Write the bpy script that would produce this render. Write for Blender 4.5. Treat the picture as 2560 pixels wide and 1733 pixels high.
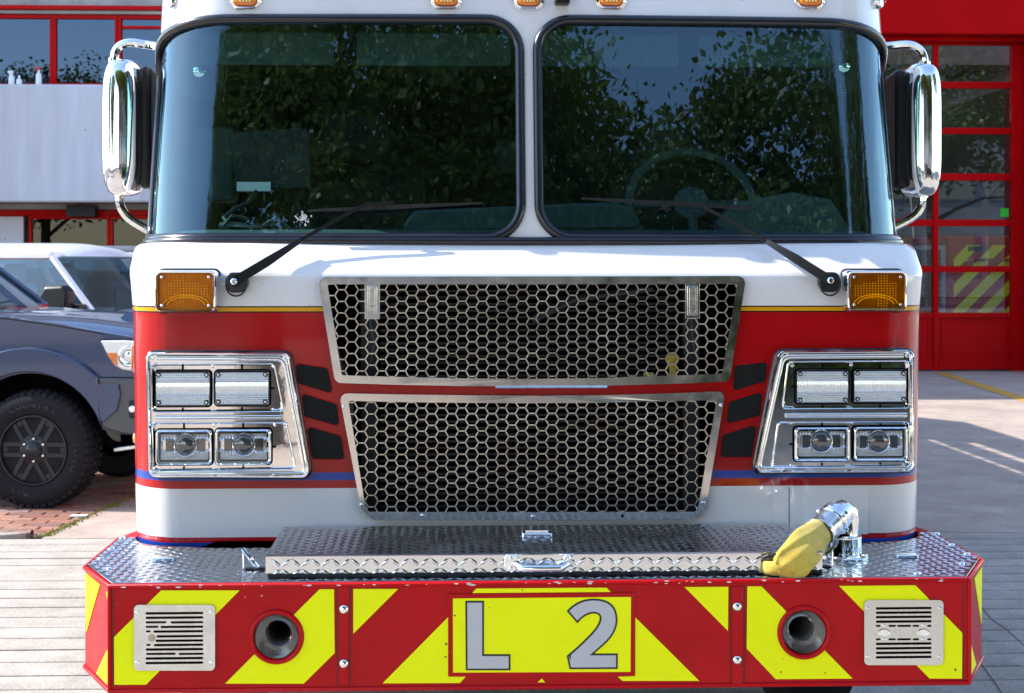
import bpy, bmesh, math, random
import numpy as np
from mathutils import Vector, Matrix, Quaternion
from mathutils.geometry import tessellate_polygon
random.seed(7); np.random.seed(7)
R = math.radians
SC = bpy.context.scene
for o in list(bpy.data.objects): bpy.data.objects.remove(o)
COL = SC.collection

# ---------------------------------------------------------------- camera, sky, sun, exposure
YAW = R(2.22); FPX = 4000.0; HOR = 660.0; CAM = Vector((-.247, -4.209, 1.657))
cd = bpy.data.cameras.new('camera'); cam = bpy.data.objects.new('camera', cd); COL.objects.link(cam)
cam.location = CAM; cam.rotation_euler = (R(90), 0, -YAW)
cd.sensor_width = 36; cd.lens = 36*FPX/2560; cd.shift_y = -(866.5-HOR)/2560
cd.clip_start = .05; cd.clip_end = 2000
cd.dof.use_dof = True; cd.dof.focus_distance = 4.75; cd.dof.aperture_fstop = 11.0
SC.camera = cam
SUN_EL = R(40); SUN_BACK = R(12)         # from the left, twelve degrees behind the cab's front plane
sdir = Vector((-math.cos(SUN_EL)*math.cos(SUN_BACK), math.cos(SUN_EL)*math.sin(SUN_BACK), math.sin(SUN_EL)))
w = bpy.data.worlds.new('World'); SC.world = w; w.use_nodes = True
nt = w.node_tree; bg = nt.nodes['Background']
sky = nt.nodes.new('ShaderNodeTexSky'); sky.sky_type = 'NISHITA'; sky.sun_disc = False
sky.sun_elevation = SUN_EL; sky.sun_rotation = math.atan2(sdir.x, sdir.y)
sky.air_density = 1.0; sky.dust_density = .35; sky.ozone_density = .4
nt.links.new(sky.outputs[0], bg.inputs[0]); bg.inputs[1].default_value = .15
sl = bpy.data.lights.new('sun', 'SUN'); sl.energy = 2.9; sl.angle = R(.53); sl.color = (1, .94, .85)
so = bpy.data.objects.new('sun', sl); COL.objects.link(so); so.rotation_euler = sdir.to_track_quat('Z', 'Y').to_euler()
so.location = (-20, 5, 20)
SC.view_settings.view_transform = 'Standard'; SC.view_settings.look = 'None'
SC.view_settings.gamma = 1; SC.view_settings.use_curve_mapping = False
SC.view_settings.exposure = 1.72
SC.render.engine = 'CYCLES'
SC.cycles.transparent_max_bounces = 16; SC.cycles.max_bounces = 8; SC.cycles.caustics_reflective = False; SC.cycles.caustics_refractive = False

# ---------------------------------------------------------------- measuring: photo pixel -> metres on the plane y = Y
def U(px, py, Y):
    u = (px-1280)/FPX; v = (HOR-py)/FPX
    dx = math.sin(YAW)+u*math.cos(YAW); dy = math.cos(YAW)-u*math.sin(YAW)
    k = (Y-CAM.y)/dy
    return Vector((CAM.x+k*dx, Y, CAM.z+k*v))
def UXZ(pts, Y): return [(p.x, p.z) for p in (U(a, b, Y) for a, b in pts)]
def G(px, py, z=0.):
    d = (CAM.z-z)*FPX/(py-HOR); u = (px-1280)/FPX
    return Vector((CAM.x+d*(math.sin(YAW)+u*math.cos(YAW)), CAM.y+d*(math.cos(YAW)-u*math.sin(YAW)), z))

# ---------------------------------------------------------------- materials
MATS = {}
def L(nt, a, b): nt.links.new(a, b)
def mat(name, col, rough=.5, metal=0., coat=0., nscale=0, namt=0., bump=0., bscale=60., spec=.5, rvar=0., alpha=None, trans=0., sheen=0., stretch=None):
    m = bpy.data.materials.new(name); m.use_nodes = True; nt = m.node_tree; b = nt.nodes['Principled BSDF']
    b.inputs['Base Color'].default_value = (*col, 1); b.inputs['Roughness'].default_value = rough
    b.inputs['Metallic'].default_value = metal; b.inputs['Coat Weight'].default_value = coat; b.inputs['Coat Roughness'].default_value = .03
    b.inputs['Specular IOR Level'].default_value = spec
    if trans: b.inputs['Transmission Weight'].default_value = trans
    if sheen: b.inputs['Sheen Weight'].default_value = sheen
    tc = nt.nodes.new('ShaderNodeTexCoord'); src = tc.outputs['Object']
    if stretch:
        mp = nt.nodes.new('ShaderNodeMapping'); mp.inputs['Scale'].default_value = stretch; L(nt, src, mp.inputs[0]); src = mp.outputs[0]
    if nscale:
        n = nt.nodes.new('ShaderNodeTexNoise'); n.inputs['Scale'].default_value = nscale; n.inputs['Detail'].default_value = 6; n.inputs['Roughness'].default_value = .62
        L(nt, src, n.inputs['Vector'])
        r = nt.nodes.new('ShaderNodeMapRange'); r.inputs[1].default_value = .3; r.inputs[2].default_value = .7
        r.inputs[3].default_value = 1-namt; r.inputs[4].default_value = 1+namt; L(nt, n.outputs['Fac'], r.inputs[0])
        mx = nt.nodes.new('ShaderNodeMix'); mx.data_type = 'RGBA'; mx.blend_type = 'MULTIPLY'; mx.inputs[0].default_value = 1
        mx.inputs[6].default_value = (*col, 1); L(nt, r.outputs[0], mx.inputs[7]); L(nt, mx.outputs[2], b.inputs['Base Color'])
        if rvar:
            q = nt.nodes.new('ShaderNodeMapRange'); q.inputs[1].default_value = .35; q.inputs[2].default_value = .65
            q.inputs[3].default_value = max(.02, rough-rvar); q.inputs[4].default_value = rough+rvar; L(nt, n.outputs['Fac'], q.inputs[0]); L(nt, q.outputs[0], b.inputs['Roughness'])
    if bump:
        n2 = nt.nodes.new('ShaderNodeTexNoise'); n2.inputs['Scale'].default_value = bscale; n2.inputs['Detail'].default_value = 4; L(nt, src, n2.inputs['Vector'])
        bp = nt.nodes.new('ShaderNodeBump'); bp.inputs['Strength'].default_value = bump; bp.inputs['Distance'].default_value = .01
        L(nt, n2.outputs['Fac'], bp.inputs['Height']); L(nt, bp.outputs[0], b.inputs['Normal'])
    MATS[name] = m
    return m
def glass(name, tint=(.9, .95, .93), f0=.06, rough=0., glosscol=(1, 1, 1)):
    m = bpy.data.materials.new(name); m.use_nodes = True; nt = m.node_tree; nt.nodes.remove(nt.nodes['Principled BSDF'])
    out = nt.nodes['Material Output']; tr = nt.nodes.new('ShaderNodeBsdfTransparent'); tr.inputs[0].default_value = (*tint, 1)
    gl = nt.nodes.new('ShaderNodeBsdfGlossy'); gl.inputs['Roughness'].default_value = rough; gl.inputs[0].default_value = (*glosscol, 1)
    ge = nt.nodes.new('ShaderNodeNewGeometry'); vd = nt.nodes.new('ShaderNodeVectorMath'); vd.operation = 'DOT_PRODUCT'
    L(nt, ge.outputs['Normal'], vd.inputs[0]); L(nt, ge.outputs['Incoming'], vd.inputs[1])
    ab = nt.nodes.new('ShaderNodeMath'); ab.operation = 'ABSOLUTE'; L(nt, vd.outputs['Value'], ab.inputs[0])
    on = nt.nodes.new('ShaderNodeMath'); on.operation = 'SUBTRACT'; on.inputs[0].default_value = 1; L(nt, ab.outputs[0], on.inputs[1])
    pw = nt.nodes.new('ShaderNodeMath'); pw.operation = 'POWER'; pw.inputs[1].default_value = 5; L(nt, on.outputs[0], pw.inputs[0])
    ma = nt.nodes.new('ShaderNodeMath'); ma.operation = 'MULTIPLY_ADD'; ma.inputs[1].default_value = 1-f0; ma.inputs[2].default_value = f0; L(nt, pw.outputs[0], ma.inputs[0])
    mx = nt.nodes.new('ShaderNodeMixShader'); L(nt, ma.outputs[0], mx.inputs[0]); L(nt, tr.outputs[0], mx.inputs[1]); L(nt, gl.outputs[0], mx.inputs[2])
    L(nt, mx.outputs[0], out.inputs[0]); MATS[name] = m
    return m
def ramp_mat(name, stops, z0, z1, rough=.25, coat=.75):
    m = mat(name, (1, 1, 1), rough, 0, coat, 0, 0, .03, 4., spec=.1); nt = m.node_tree; b = nt.nodes['Principled BSDF']
    tc = nt.nodes.new('ShaderNodeTexCoord'); sp = nt.nodes.new('ShaderNodeSeparateXYZ'); L(nt, tc.outputs['Object'], sp.inputs[0])
    mr = nt.nodes.new('ShaderNodeMapRange'); mr.inputs[1].default_value = z0; mr.inputs[2].default_value = z1; L(nt, sp.outputs[2], mr.inputs[0])
    cr = nt.nodes.new('ShaderNodeValToRGB'); cr.color_ramp.interpolation = 'CONSTANT'; el = cr.color_ramp.elements
    while len(el) < len(stops): el.new(.5)
    for e, (z, c) in zip(el, stops): e.position = max(0, (z-z0)/(z1-z0)); e.color = (*c, 1)
    L(nt, mr.outputs[0], cr.inputs[0])
    # road film: fine grime multiplied over the paint
    n = nt.nodes.new('ShaderNodeTexNoise'); n.inputs['Scale'].default_value = 3.5; n.inputs['Detail'].default_value = 8; L(nt, tc.outputs['Object'], n.inputs['Vector'])
    r = nt.nodes.new('ShaderNodeMapRange'); r.inputs[1].default_value = .3; r.inputs[2].default_value = .75; r.inputs[3].default_value = 1.; r.inputs[4].default_value = .93; L(nt, n.outputs['Fac'], r.inputs[0])
    vo = nt.nodes.new('ShaderNodeTexVoronoi'); vo.inputs['Scale'].default_value = 26; L(nt, tc.outputs['Object'], vo.inputs['Vector'])
    vs = nt.nodes.new('ShaderNodeMapRange'); vs.inputs[1].default_value = .025; vs.inputs[2].default_value = .06; vs.inputs[3].default_value = .45; vs.inputs[4].default_value = 1.; L(nt, vo.outputs['Distance'], vs.inputs[0])
    mm = nt.nodes.new('ShaderNodeMath'); mm.operation = 'MULTIPLY'; L(nt, r.outputs[0], mm.inputs[0]); L(nt, vs.outputs[0], mm.inputs[1])
    mx = nt.nodes.new('ShaderNodeMix'); mx.data_type = 'RGBA'; mx.blend_type = 'MULTIPLY'; mx.inputs[0].default_value = 1
    L(nt, cr.outputs[0], mx.inputs[6]); L(nt, mm.outputs[0], mx.inputs[7]); L(nt, mx.outputs[2], b.inputs['Base Color'])
    rr = nt.nodes.new('ShaderNodeMapRange'); rr.inputs[1].default_value = .3; rr.inputs[2].default_value = .7; rr.inputs[3].default_value = .02; rr.inputs[4].default_value = .10; L(nt, n.outputs['Fac'], rr.inputs[0]); L(nt, rr.outputs[0], b.inputs['Coat Roughness'])
    return m
WHITE = (.82, .79, .80); RED = (.44, .003, .006); BLUE = (.01, .06, .36); GOLD = (.78, .36, .01); BLK = (.01, .01, .012)
M = MATS
ramp_mat('cab_paint', [(.75, BLUE), (.825, RED), (.841, WHITE), (.986, RED), (1.010, BLUE), (1.033, RED), (1.5105, BLK), (1.5130, GOLD), (1.5268, BLK), (1.5293, WHITE)], .75, 1.75)
mat('white_paint', WHITE, .28, 0, 1., 4, .05, .012, 5.)
mat('red_paint', (.50, .003, .007), .38, 0, .25, 5, .12, .02, 7., spec=.08, rvar=.08)
mat('red_film', (.50, .003, .007), .38, 0, .25, 9, .10, .03, 12., spec=.08, rvar=.06)
mat('yellow_film', (.96, 1., .0), .5, 0, .15, 11, .03, .02, 40., spec=.15)
mat('silver_film', (.52, .52, .56), .35, 0, .3, 20, .04)
mat('black_film', (.012, .012, .014), .4, 0, .2)
mat('blue_line', BLUE, .3, 0, 1.)
mat('chrome', (.90, .91, .92), .03, 1., 0, 30, .03, .02, 9.)
mat('horn_grey', (.34, .34, .34), .35, .5)
mat('stain', (.20, .15, .04), .9)
mat('polished_steel', (.78, .78, .77), .13, 1., 0, 14, .08, .015, 14., rvar=.06)
mat('brushed_steel', (.74, .73, .71), .24, 1., 0, 25, .10, .015, 60., rvar=.08)
mat('grille_steel', (.68, .62, .54), .32, 1., 0, 7, .28, .02, 80., rvar=.08)
mat('tread_alloy', (.80, .81, .83), .14, 1., 0, 13, .12, .03, 70., rvar=.05)
mat('tread_sheet', (.43, .44, .47), .2, 1., 0, 9, .22, .04, 60., rvar=.07)
mat('black_rubber', (.012, .012, .016), .38, 0, 0, 30, .2, .03, 150.)
mat('gasket_rubber', (.010, .010, .016), .26, 0, .25, 20, .2)
mat('black_plastic', (.008, .008, .009), .42, 0, 0, 60, .15, .04, 300., spec=.35)
mat('vent_black', (.006, .0065, .0065), .6, 0, 0, 40, .2, .1, 400., spec=.2, stretch=(1, 1, .1))
mat('dark_void', (.004, .004, .005), .9, spec=.05)
mat('radiator_black', (.022, .022, .026), .5, 0, 0, 12, .4, spec=.3)
mat('interior_dark', (.014, .016, .017), .7, 0, 0, 8, .2, .03, 200.)
mat('interior_grey', (.05, .07, .07), .6, 0, 0, 8, .15)
mat('interior_teal', (.030, .055, .056), .75, 0, 0, 30, .2, .06, 300.)
mat('amber_base', (.40, .24, .05), .2, .4, 0, 40, .2)
mat('amber_dot', (1., .80, .30), .25)
glass('amber_glass', (1., .66, .10), .03, .02)
mat('amber_solid', (.85, .22, .005), .18, 0, 1., 30, .15, .25, 60.)
glass('windshield_glass', (.56, .79, .80), .10, 0., (.60, .84, 1.))
glass('lamp_glass', (.97, .98, .99), .03, .02)
glass('car_glass', (.45, .60, .66), .09)
glass('window_glass', (.30, .34, .36), .12, 0., (.42, .56, .85))
glass('low_window_glass', (.30, .32, .33), .035)
glass('bay_glass', (.88, .92, .92), .10, .0, (.7, .82, 1.))
mat('lamp_reflector', (.92, .93, .95), .12, .35, 0, 30, .05)
mat('lamp_white', (.95, .96, .98), .16, .55, .3, 50, .04)
mat('lens_dark', (.05, .05, .055), .04, 0, 1., spec=1.)
mat('hose_yellow', (.64, .46, .06), .8, 0, 0, 24, .16, .45, 420., sheen=.25)
mat('bird_dirt', (.75, .75, .72), .8)
def wear(name, dirt, scale=40, thr=.05, cover=.5, sc=.2):
    """chips and splashes with a shape of their own over a painted surface"""
    m = MATS[name]; nt = m.node_tree; b = nt.nodes['Principled BSDF']; tc = nt.nodes.new('ShaderNodeTexCoord')
    inp = b.inputs['Base Color']
    vo = nt.nodes.new('ShaderNodeTexVoronoi'); vo.inputs['Scale'].default_value = scale; vo.inputs['Randomness'].default_value = 1; L(nt, tc.outputs['Object'], vo.inputs['Vector'])
    n = nt.nodes.new('ShaderNodeTexNoise'); n.inputs['Scale'].default_value = 6; n.inputs['Detail'].default_value = 5; L(nt, tc.outputs['Object'], n.inputs['Vector'])
    md = nt.nodes.new('ShaderNodeMapRange'); md.inputs[1].default_value = cover; md.inputs[2].default_value = cover+.18; md.inputs[3].default_value = 0; md.inputs[4].default_value = thr; L(nt, n.outputs['Fac'], md.inputs[0])
    lt = nt.nodes.new('ShaderNodeMath'); lt.operation = 'LESS_THAN'; L(nt, vo.outputs['Distance'], lt.inputs[0]); L(nt, md.outputs[0], lt.inputs[1])
    mx = nt.nodes.new('ShaderNodeMix'); mx.data_type = 'RGBA'; L(nt, lt.outputs[0], mx.inputs[0]); mx.inputs[7].default_value = (*dirt, 1)
    if inp.links: L(nt, inp.links[0].from_socket, mx.inputs[6])
    else: mx.inputs[6].default_value = inp.default_value
    L(nt, mx.outputs[2], inp)
    # long faint scratches and rub marks
    mp = nt.nodes.new('ShaderNodeMapping'); mp.inputs['Scale'].default_value = (3, 3, 70); mp.inputs['Rotation'].default_value = (0, R(8), 0); L(nt, tc.outputs['Object'], mp.inputs[0])
    n3 = nt.nodes.new('ShaderNodeTexNoise'); n3.inputs['Scale'].default_value = 4; n3.inputs['Detail'].default_value = 8; n3.inputs['Roughness'].default_value = .7; L(nt, mp.outputs[0], n3.inputs['Vector'])
    rg = nt.nodes.new('ShaderNodeMapRange'); rg.inputs[1].default_value = .3; rg.inputs[2].default_value = .75; rg.inputs[3].default_value = 1-.5*sc; rg.inputs[4].default_value = 1+.3*sc; L(nt, n3.outputs['Fac'], rg.inputs[0])
    m2 = nt.nodes.new('ShaderNodeMix'); m2.data_type = 'RGBA'; m2.blend_type = 'MULTIPLY'; m2.inputs[0].default_value = 1; L(nt, mx.outputs[2], m2.inputs[6]); L(nt, rg.outputs[0], m2.inputs[7]); L(nt, m2.outputs[2], inp)
wear('red_paint', (.55, .42, .38), 34, .16, .56); wear('red_film', (.5, .4, .1), 34, .12, .56); wear('yellow_film', (.20, .17, .03), 30, .15, .49, .08); wear('white_paint', (.25, .22, .19), 22, .10, .52, .06); wear('hose_yellow', (.26, .19, .05), 16, .34, .50, .1); wear('silver_film', (.2, .2, .2), 40, .15, .56, .06)
def slab_mat(name, col, dark, s1, amt, rough=.85, bump=.35, bs=90.):
    m = mat(name, col, rough, 0, 0, s1, amt, bump, bs, spec=.3); nt = m.node_tree; b = nt.nodes['Principled BSDF']
    old = b.inputs['Base Color'].links[0].from_socket; ge = nt.nodes.new('ShaderNodeNewGeometry')
    n = nt.nodes.new('ShaderNodeTexNoise'); n.inputs['Scale'].default_value = .9; n.inputs['Detail'].default_value = 9; n.inputs['Roughness'].default_value = .7; L(nt, ge.outputs['Position'], n.inputs['Vector'])
    r = nt.nodes.new('ShaderNodeMapRange'); r.inputs[1].default_value = .42; r.inputs[2].default_value = .72; L(nt, n.outputs['Fac'], r.inputs[0])
    mx = nt.nodes.new('ShaderNodeMix'); mx.data_type = 'RGBA'; mx.inputs[7].default_value = (*dark, 1); L(nt, r.outputs[0], mx.inputs[0]); L(nt, old, mx.inputs[6])
    sp = nt.nodes.new('ShaderNodeTexNoise'); sp.inputs['Scale'].default_value = 70; sp.inputs['Detail'].default_value = 3; L(nt, ge.outputs['Position'], sp.inputs['Vector'])
    q = nt.nodes.new('ShaderNodeMapRange'); q.inputs[1].default_value = .35; q.inputs[2].default_value = .7; q.inputs[3].default_value = .78; q.inputs[4].default_value = 1.12; L(nt, sp.outputs['Fac'], q.inputs[0])
    m2 = nt.nodes.new('ShaderNodeMix'); m2.data_type = 'RGBA'; m2.blend_type = 'MULTIPLY'; m2.inputs[0].default_value = 1; L(nt, mx.outputs[2], m2.inputs[6]); L(nt, q.outputs[0], m2.inputs[7])
    L(nt, m2.outputs[2], b.inputs['Base Color'])
    return m
slab_mat('apron_concrete', (.39, .36, .315), (.28, .25, .215), 5, .2); wear('apron_concrete', (.16, .14, .12), 3.1, .10, .50, .1)
slab_mat('smooth_concrete', (.41, .33, .28), (.29, .235, .20), 3, .2); wear('smooth_concrete', (.10, .085, .08), 2.2, .12, .50, .1)
slab_mat('asphalt', (.07, .07, .075), (.05, .05, .05), 6, .2)
slab_mat('joint_dirt', (.11, .095, .08), (.07, .06, .05), 9, .3)
mat('facade_concrete', (.54, .53, .58), .8, 0, 0, 2.2, .16, .05, 20., spec=.2, stretch=(1, 1, .12)); wear('facade_concrete', (.20, .19, .21), 5, .13, .47, .12)
slab_mat('facade_band', (.40, .38, .36), (.26, .25, .24), 3, .18, .85, .3, 60.)
for i, c in enumerate([(.34, .16, .11), (.29, .125, .085), (.38, .20, .15), (.24, .13, .11), (.33, .22, .18)]): slab_mat('brick_%d' % i, c, (c[0]*.6, c[1]*.6, c[2]*.65), 14, .22, .85, .5, 120.)
mat('moss', (.20, .20, .04), .9, 0, 0, 60, .5, .5, 200.)
mat('frame_red', (.44, .003, .004), .5, 0, .05, 3, .12, spec=.05)
mat('station_red', (.46, .002, .004), .5, 0, .05, 1.5, .12, spec=.04)
mat('beige_panel', (.52, .40, .28), .7, 0, 0, 3, .08)
mat('dark_room', (.05, .05, .052), .85)
mat('room_wall', (.16, .15, .14), .85)
mat('line_yellow', (.50, .27, .03), .7, 0, 0, 14, .35)
mat('suv_paint', (.028, .046, .105), .2, .35, 1., 4, .05, .004, 3.)
mat('suv_trim', (.06, .065, .075), .35, .4, .5)
mat('van_paint', (.72, .73, .78), .3, 0, .8, 3, .04)
mat('grey_paint', (.10, .11, .12), .3, .4, 1.)
mat('tyre', (.012, .012, .015), .8, 0, 0, 30, .25, .15, 150., spec=.2)
mat('tyre_letters', (.030, .030, .038), .6)
mat('rim_black', (.012, .013, .018), .3, .2, .25, spec=.35)
mat('bark', (.09, .07, .055), .9, 0, 0, 12, .35, .8, 30.)
mat('green_sticker', (.03, .55, .03), .5)
mat('label_white', (.75, .76, .75), .5)
mat('bottle_white', (.75, .76, .8), .4); mat('bottle_red', (.45, .02, .02), .4)
mat('seat_grey', (.30, .36, .42), .8)
def leaf_mat(name, col):
    m = bpy.data.materials.new(name); m.use_nodes = True; nt = m.node_tree; b = nt.nodes['Principled BSDF']; out = nt.nodes['Material Output']
    b.inputs['Roughness'].default_value = .42
    oi = nt.nodes.new('ShaderNodeTexNoise'); oi.inputs['Scale'].default_value = 1.3; oi.inputs['Detail'].default_value = 5
    tc = nt.nodes.new('ShaderNodeTexCoord'); L(nt, tc.outputs['Object'], oi.inputs['Vector'])
    cr = nt.nodes.new('ShaderNodeValToRGB'); cr.color_ramp.elements[0].position = .3; cr.color_ramp.elements[1].position = .7
    cr.color_ramp.elements[0].color = (col[0]*.6, col[1]*.65, col[2]*.6, 1); cr.color_ramp.elements[1].color = (col[0]*1.5, col[1]*1.35, col[2]*1.2, 1)
    L(nt, oi.outputs['Fac'], cr.inputs[0]); L(nt, cr.outputs[0], b.inputs['Base Color'])
    tl = nt.nodes.new('ShaderNodeBsdfTranslucent'); L(nt, cr.outputs[0], tl.inputs[0])
    mx = nt.nodes.new('ShaderNodeMixShader'); mx.inputs[0].default_value = .35; L(nt, b.outputs[0], mx.inputs[1]); L(nt, tl.outputs[0], mx.inputs[2]); L(nt, mx.outputs[0], out.inputs[0])
    MATS[name] = m
leaf_mat('leaf', (.13, .185, .045)); leaf_mat('leaf_dark', (.10, .15, .042))

# ---------------------------------------------------------------- geometry helpers
def fill_holes(loops):
    bm_ = bmesh.new(); vs = []; ed = []
    for l in loops:
        q = [bm_.verts.new((p[0], p[1], 0)) for p in l]; vs += q
        ed += [bm_.edges.new((q[i], q[(i+1) % len(q)])) for i in range(len(q))]
    bm_.verts.index_update(); r = bmesh.ops.triangle_fill(bm_, use_beauty=True, use_dissolve=False, edges=ed, normal=(0, 0, 1))
    t = [tuple(v.index for v in f.verts) for f in bm_.faces]; bm_.free(); return t
class MB:
    def __init__(s): s.v = []; s.f = []; s.m = []
    def add(s, v, f, mi=0):
        n = len(s.v); s.v += [tuple(p) for p in v]; s.f += [tuple(i+n for i in q) for q in f]; s.m += [mi]*len(f); return s
    def box(s, x0, x1, y0, y1, z0, z1, mi=0, T=None):
        v = [(x, y, z) for x in (x0, x1) for y in (y0, y1) for z in (z0, z1)]
        if T: v = [T @ Vector(p) for p in v]
        return s.add(v, [(0, 1, 3, 2), (4, 6, 7, 5), (0, 4, 5, 1), (2, 3, 7, 6), (0, 2, 6, 4), (1, 5, 7, 3)], mi)
    def prism(s, poly, y0, y1, mi=0, holes=(), cap0=True, cap1=True):
        """poly in (x,z); a slab from y0 (front) to y1"""
        loops = [poly]+list(holes); flat = [p for l in loops for p in l]; n = len(flat)
        v = [(p[0], y0, p[1]) for p in flat]+[(p[0], y1, p[1]) for p in flat]; f = []
        tris = fill_holes(loops) if holes else [tuple(range(len(poly)))]
        if cap0: f += tris
        if cap1: f += [tuple(n+i for i in reversed(t)) for t in tris]
        a = 0
        for l in loops:
            k = len(l)
            for i in range(k): f.append((a+i, a+(i+1) % k, n+a+(i+1) % k, n+a+i))
            a += k
        return s.add(v, f, mi)
    def prism_z(s, poly, z0, z1, mi=0, holes=()):
        b = MB(); b.prism(poly, z0, z1, mi, holes)
        return s.add([(p[0], p[2], p[1]) for p in b.v], b.f, mi)
    def prism_x(s, poly, x0, x1, mi=0):
        b = MB(); b.prism(poly, x0, x1, mi)
        return s.add([(p[1], p[0], p[2]) for p in b.v], b.f, mi)
    def rings(s, rows, closed=True, mi=0, cap0=False, cap1=False):
        n = len(rows[0]); v = [p for r in rows for p in r]; f = []
        for i in range(len(rows)-1):
            for j in range(n if closed else n-1):
                k = (j+1) % n; f.append((i*n+j, i*n+k, (i+1)*n+k, (i+1)*n+j))
        if cap0: f.append(tuple(reversed(range(n))))
        if cap1: f.append(tuple((len(rows)-1)*n+j for j in range(n)))
        return s.add(v, f, mi)
    def tube(s, path, r, n=10, mi=0, closed=False, flat=1., cap=True):
        P = [Vector(p) for p in path]; K = len(P); rows = []
        t0 = (P[1]-P[0]).normalized(); up = Vector((0, 0, 1)) if abs(t0.z) < .9 else Vector((0, 1, 0))
        nrm = (up-up.dot(t0)*t0).normalized()
        for i in range(K):
            if closed: t = (P[(i+1) % K]-P[i-1]).normalized()
            else: t = (P[min(i+1, K-1)]-P[max(i-1, 0)]).normalized()
            nrm = (nrm-nrm.dot(t)*t).normalized(); bn = t.cross(nrm)
            rr = r[i] if isinstance(r, (list, tuple)) else r
            rows.append([P[i]+rr*(math.cos(2*math.pi*j/n)*nrm*flat+math.sin(2*math.pi*j/n)*bn) for j in range(n)])
        if closed: rows.append(rows[0])
        return s.rings(rows, True, mi, cap and not closed, cap and not closed)
    def lathe(s, prof, o=(0, 0, 0), ax=(0, -1, 0), n=24, mi=0, sx=1., cap=True):
        """prof: [(radius, height along ax)]"""
        o = Vector(o); ax = Vector(ax).normalized(); u = ax.orthogonal().normalized()
        if abs(ax.z) < .9: u = Vector((0, 0, 1)).cross(ax).normalized()
        w_ = ax.cross(u); rows = []
        for r, h in prof: rows.append([o+ax*h+r*(sx*math.cos(2*math.pi*j/n)*u+math.sin(2*math.pi*j/n)*w_) for j in range(n)])
        s.rings(rows, True, mi, cap and prof[0][0] > 1e-6, cap and prof[-1][0] > 1e-6)
        return s
    def strip(s, pa, ya, pb, yb, mi=0):
        n = len(pa); v = [(p[0], ya, p[1]) for p in pa]+[(p[0], yb, p[1]) for p in pb]
        return s.add(v, [(i, (i+1) % n, n+(i+1) % n, n+i) for i in range(n)], mi)
    def mesh(s, name, mats, smooth=35, recalc=True):
        me = bpy.data.meshes.new(name); me.from_pydata(s.v, [], s.f)
        for m_ in (mats if isinstance(mats, (list, tuple)) else [mats]): me.materials.append(MATS[m_])
        me.polygons.foreach_set('material_index', s.m)
        if recalc:
            b = bmesh.new(); b.from_mesh(me); bmesh.ops.recalc_face_normals(b, faces=b.faces); b.to_mesh(me); b.free()
        if smooth:
            me.polygons.foreach_set('use_smooth', [True]*len(me.polygons)); me.set_sharp_from_angle(angle=R(smooth))
        me.update(); return me
    def build(s, name, mats, parent=None, smooth=35, recalc=True, bevel=0, kind=None):
        o = bpy.data.objects.new(name, s.mesh(name, mats, smooth, recalc)); COL.objects.link(o)
        if parent is not None: o.parent = parent
        if bevel:
            bv = o.modifiers.new('bevel', 'BEVEL'); bv.width = bevel; bv.segments = 2; bv.limit_method = 'ANGLE'; bv.angle_limit = R(40)
        if kind: o['kind'] = kind
        return o
def tag(o, label, cat, group=None):
    o['label'] = label; o['category'] = cat
    if group: o['group'] = group
    return o
def thing(name, label, cat, loc=(0, 0, 0), group=None):
    o = bpy.data.objects.new(name, None); COL.objects.link(o); o.location = loc; return tag(o, label, cat, group)
def dedup(p):
    o = [q for i, q in enumerate(p) if (Vector(q)-Vector(p[i-1])).length > 1e-6]; return o
def fillet(pts, r, n=5):
    """round the corners of a polygon; r one number or one per corner"""
    out = []; K = len(pts)
    for i in range(K):
        p = Vector(pts[i]); a = Vector(pts[i-1])-p; b = Vector(pts[(i+1) % K])-p; rr = r[i] if isinstance(r, (list, tuple)) else r
        la, lb = a.length, b.length; a.normalize(); b.normalize(); c = max(-1, min(1, a.dot(b))); th = math.acos(c)/2
        d = min(rr/max(math.tan(th), 1e-4), .49*la, .49*lb); q = d*math.tan(th)
        s, e = p+a*d, p+b*d; bis = (a+b)
        if bis.length < 1e-6 or rr < 1e-6: out += [tuple(p)]*(n+1); continue
        cen = p+bis.normalized()*math.sqrt(d*d+q*q); v0 = s-cen; v1 = e-cen
        a0 = math.atan2(v0.y, v0.x); da = (math.atan2(v1.y, v1.x)-a0+math.pi) % (2*math.pi)-math.pi
        for k in range(n+1):
            t = a0+da*k/n; out.append((cen.x+q*math.cos(t), cen.y+q*math.sin(t)))
    return out
def area(p): return .5*sum(p[i-1][0]*p[i][1]-p[i][0]*p[i-1][1] for i in range(len(p)))
def inset(pts, d):
    """move every edge of the polygon inward by d"""
    K = len(pts); sg = 1 if area(pts) > 0 else -1; out = []
    for i in range(K):
        p0, p1, p2 = Vector(pts[i-1]), Vector(pts[i]), Vector(pts[(i+1) % K])
        e1 = (p1-p0).normalized(); e2 = (p2-p1).normalized(); n1 = Vector((-e1.y, e1.x))*sg; n2 = Vector((-e2.y, e2.x))*sg
        m_ = n1+n2
        if m_.length < 1e-6: m_ = n1.copy()
        m_.normalize(); out.append(tuple(p1+m_*(d/max(.3, m_.dot(n1)))))
    return out
def rrect(x0, x1, z0, z1, r, n=5): return fillet([(x0, z0), (x1, z0), (x1, z1), (x0, z1)], r, n)
def circ(cx, cz, r, n=32, sx=1): return [(cx+sx*r*math.cos(2*math.pi*i/n), cz+r*math.sin(2*math.pi*i/n)) for i in range(n)]
def inside(p, poly):
    x, z = p; c = False; K = len(poly)
    for i in range(K):
        x1, z1 = poly[i-1]; x2, z2 = poly[i]
        if (z1 > z) != (z2 > z) and x < (x2-x1)*(z-z1)/(z2-z1)+x1: c = not c
    return c
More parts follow.
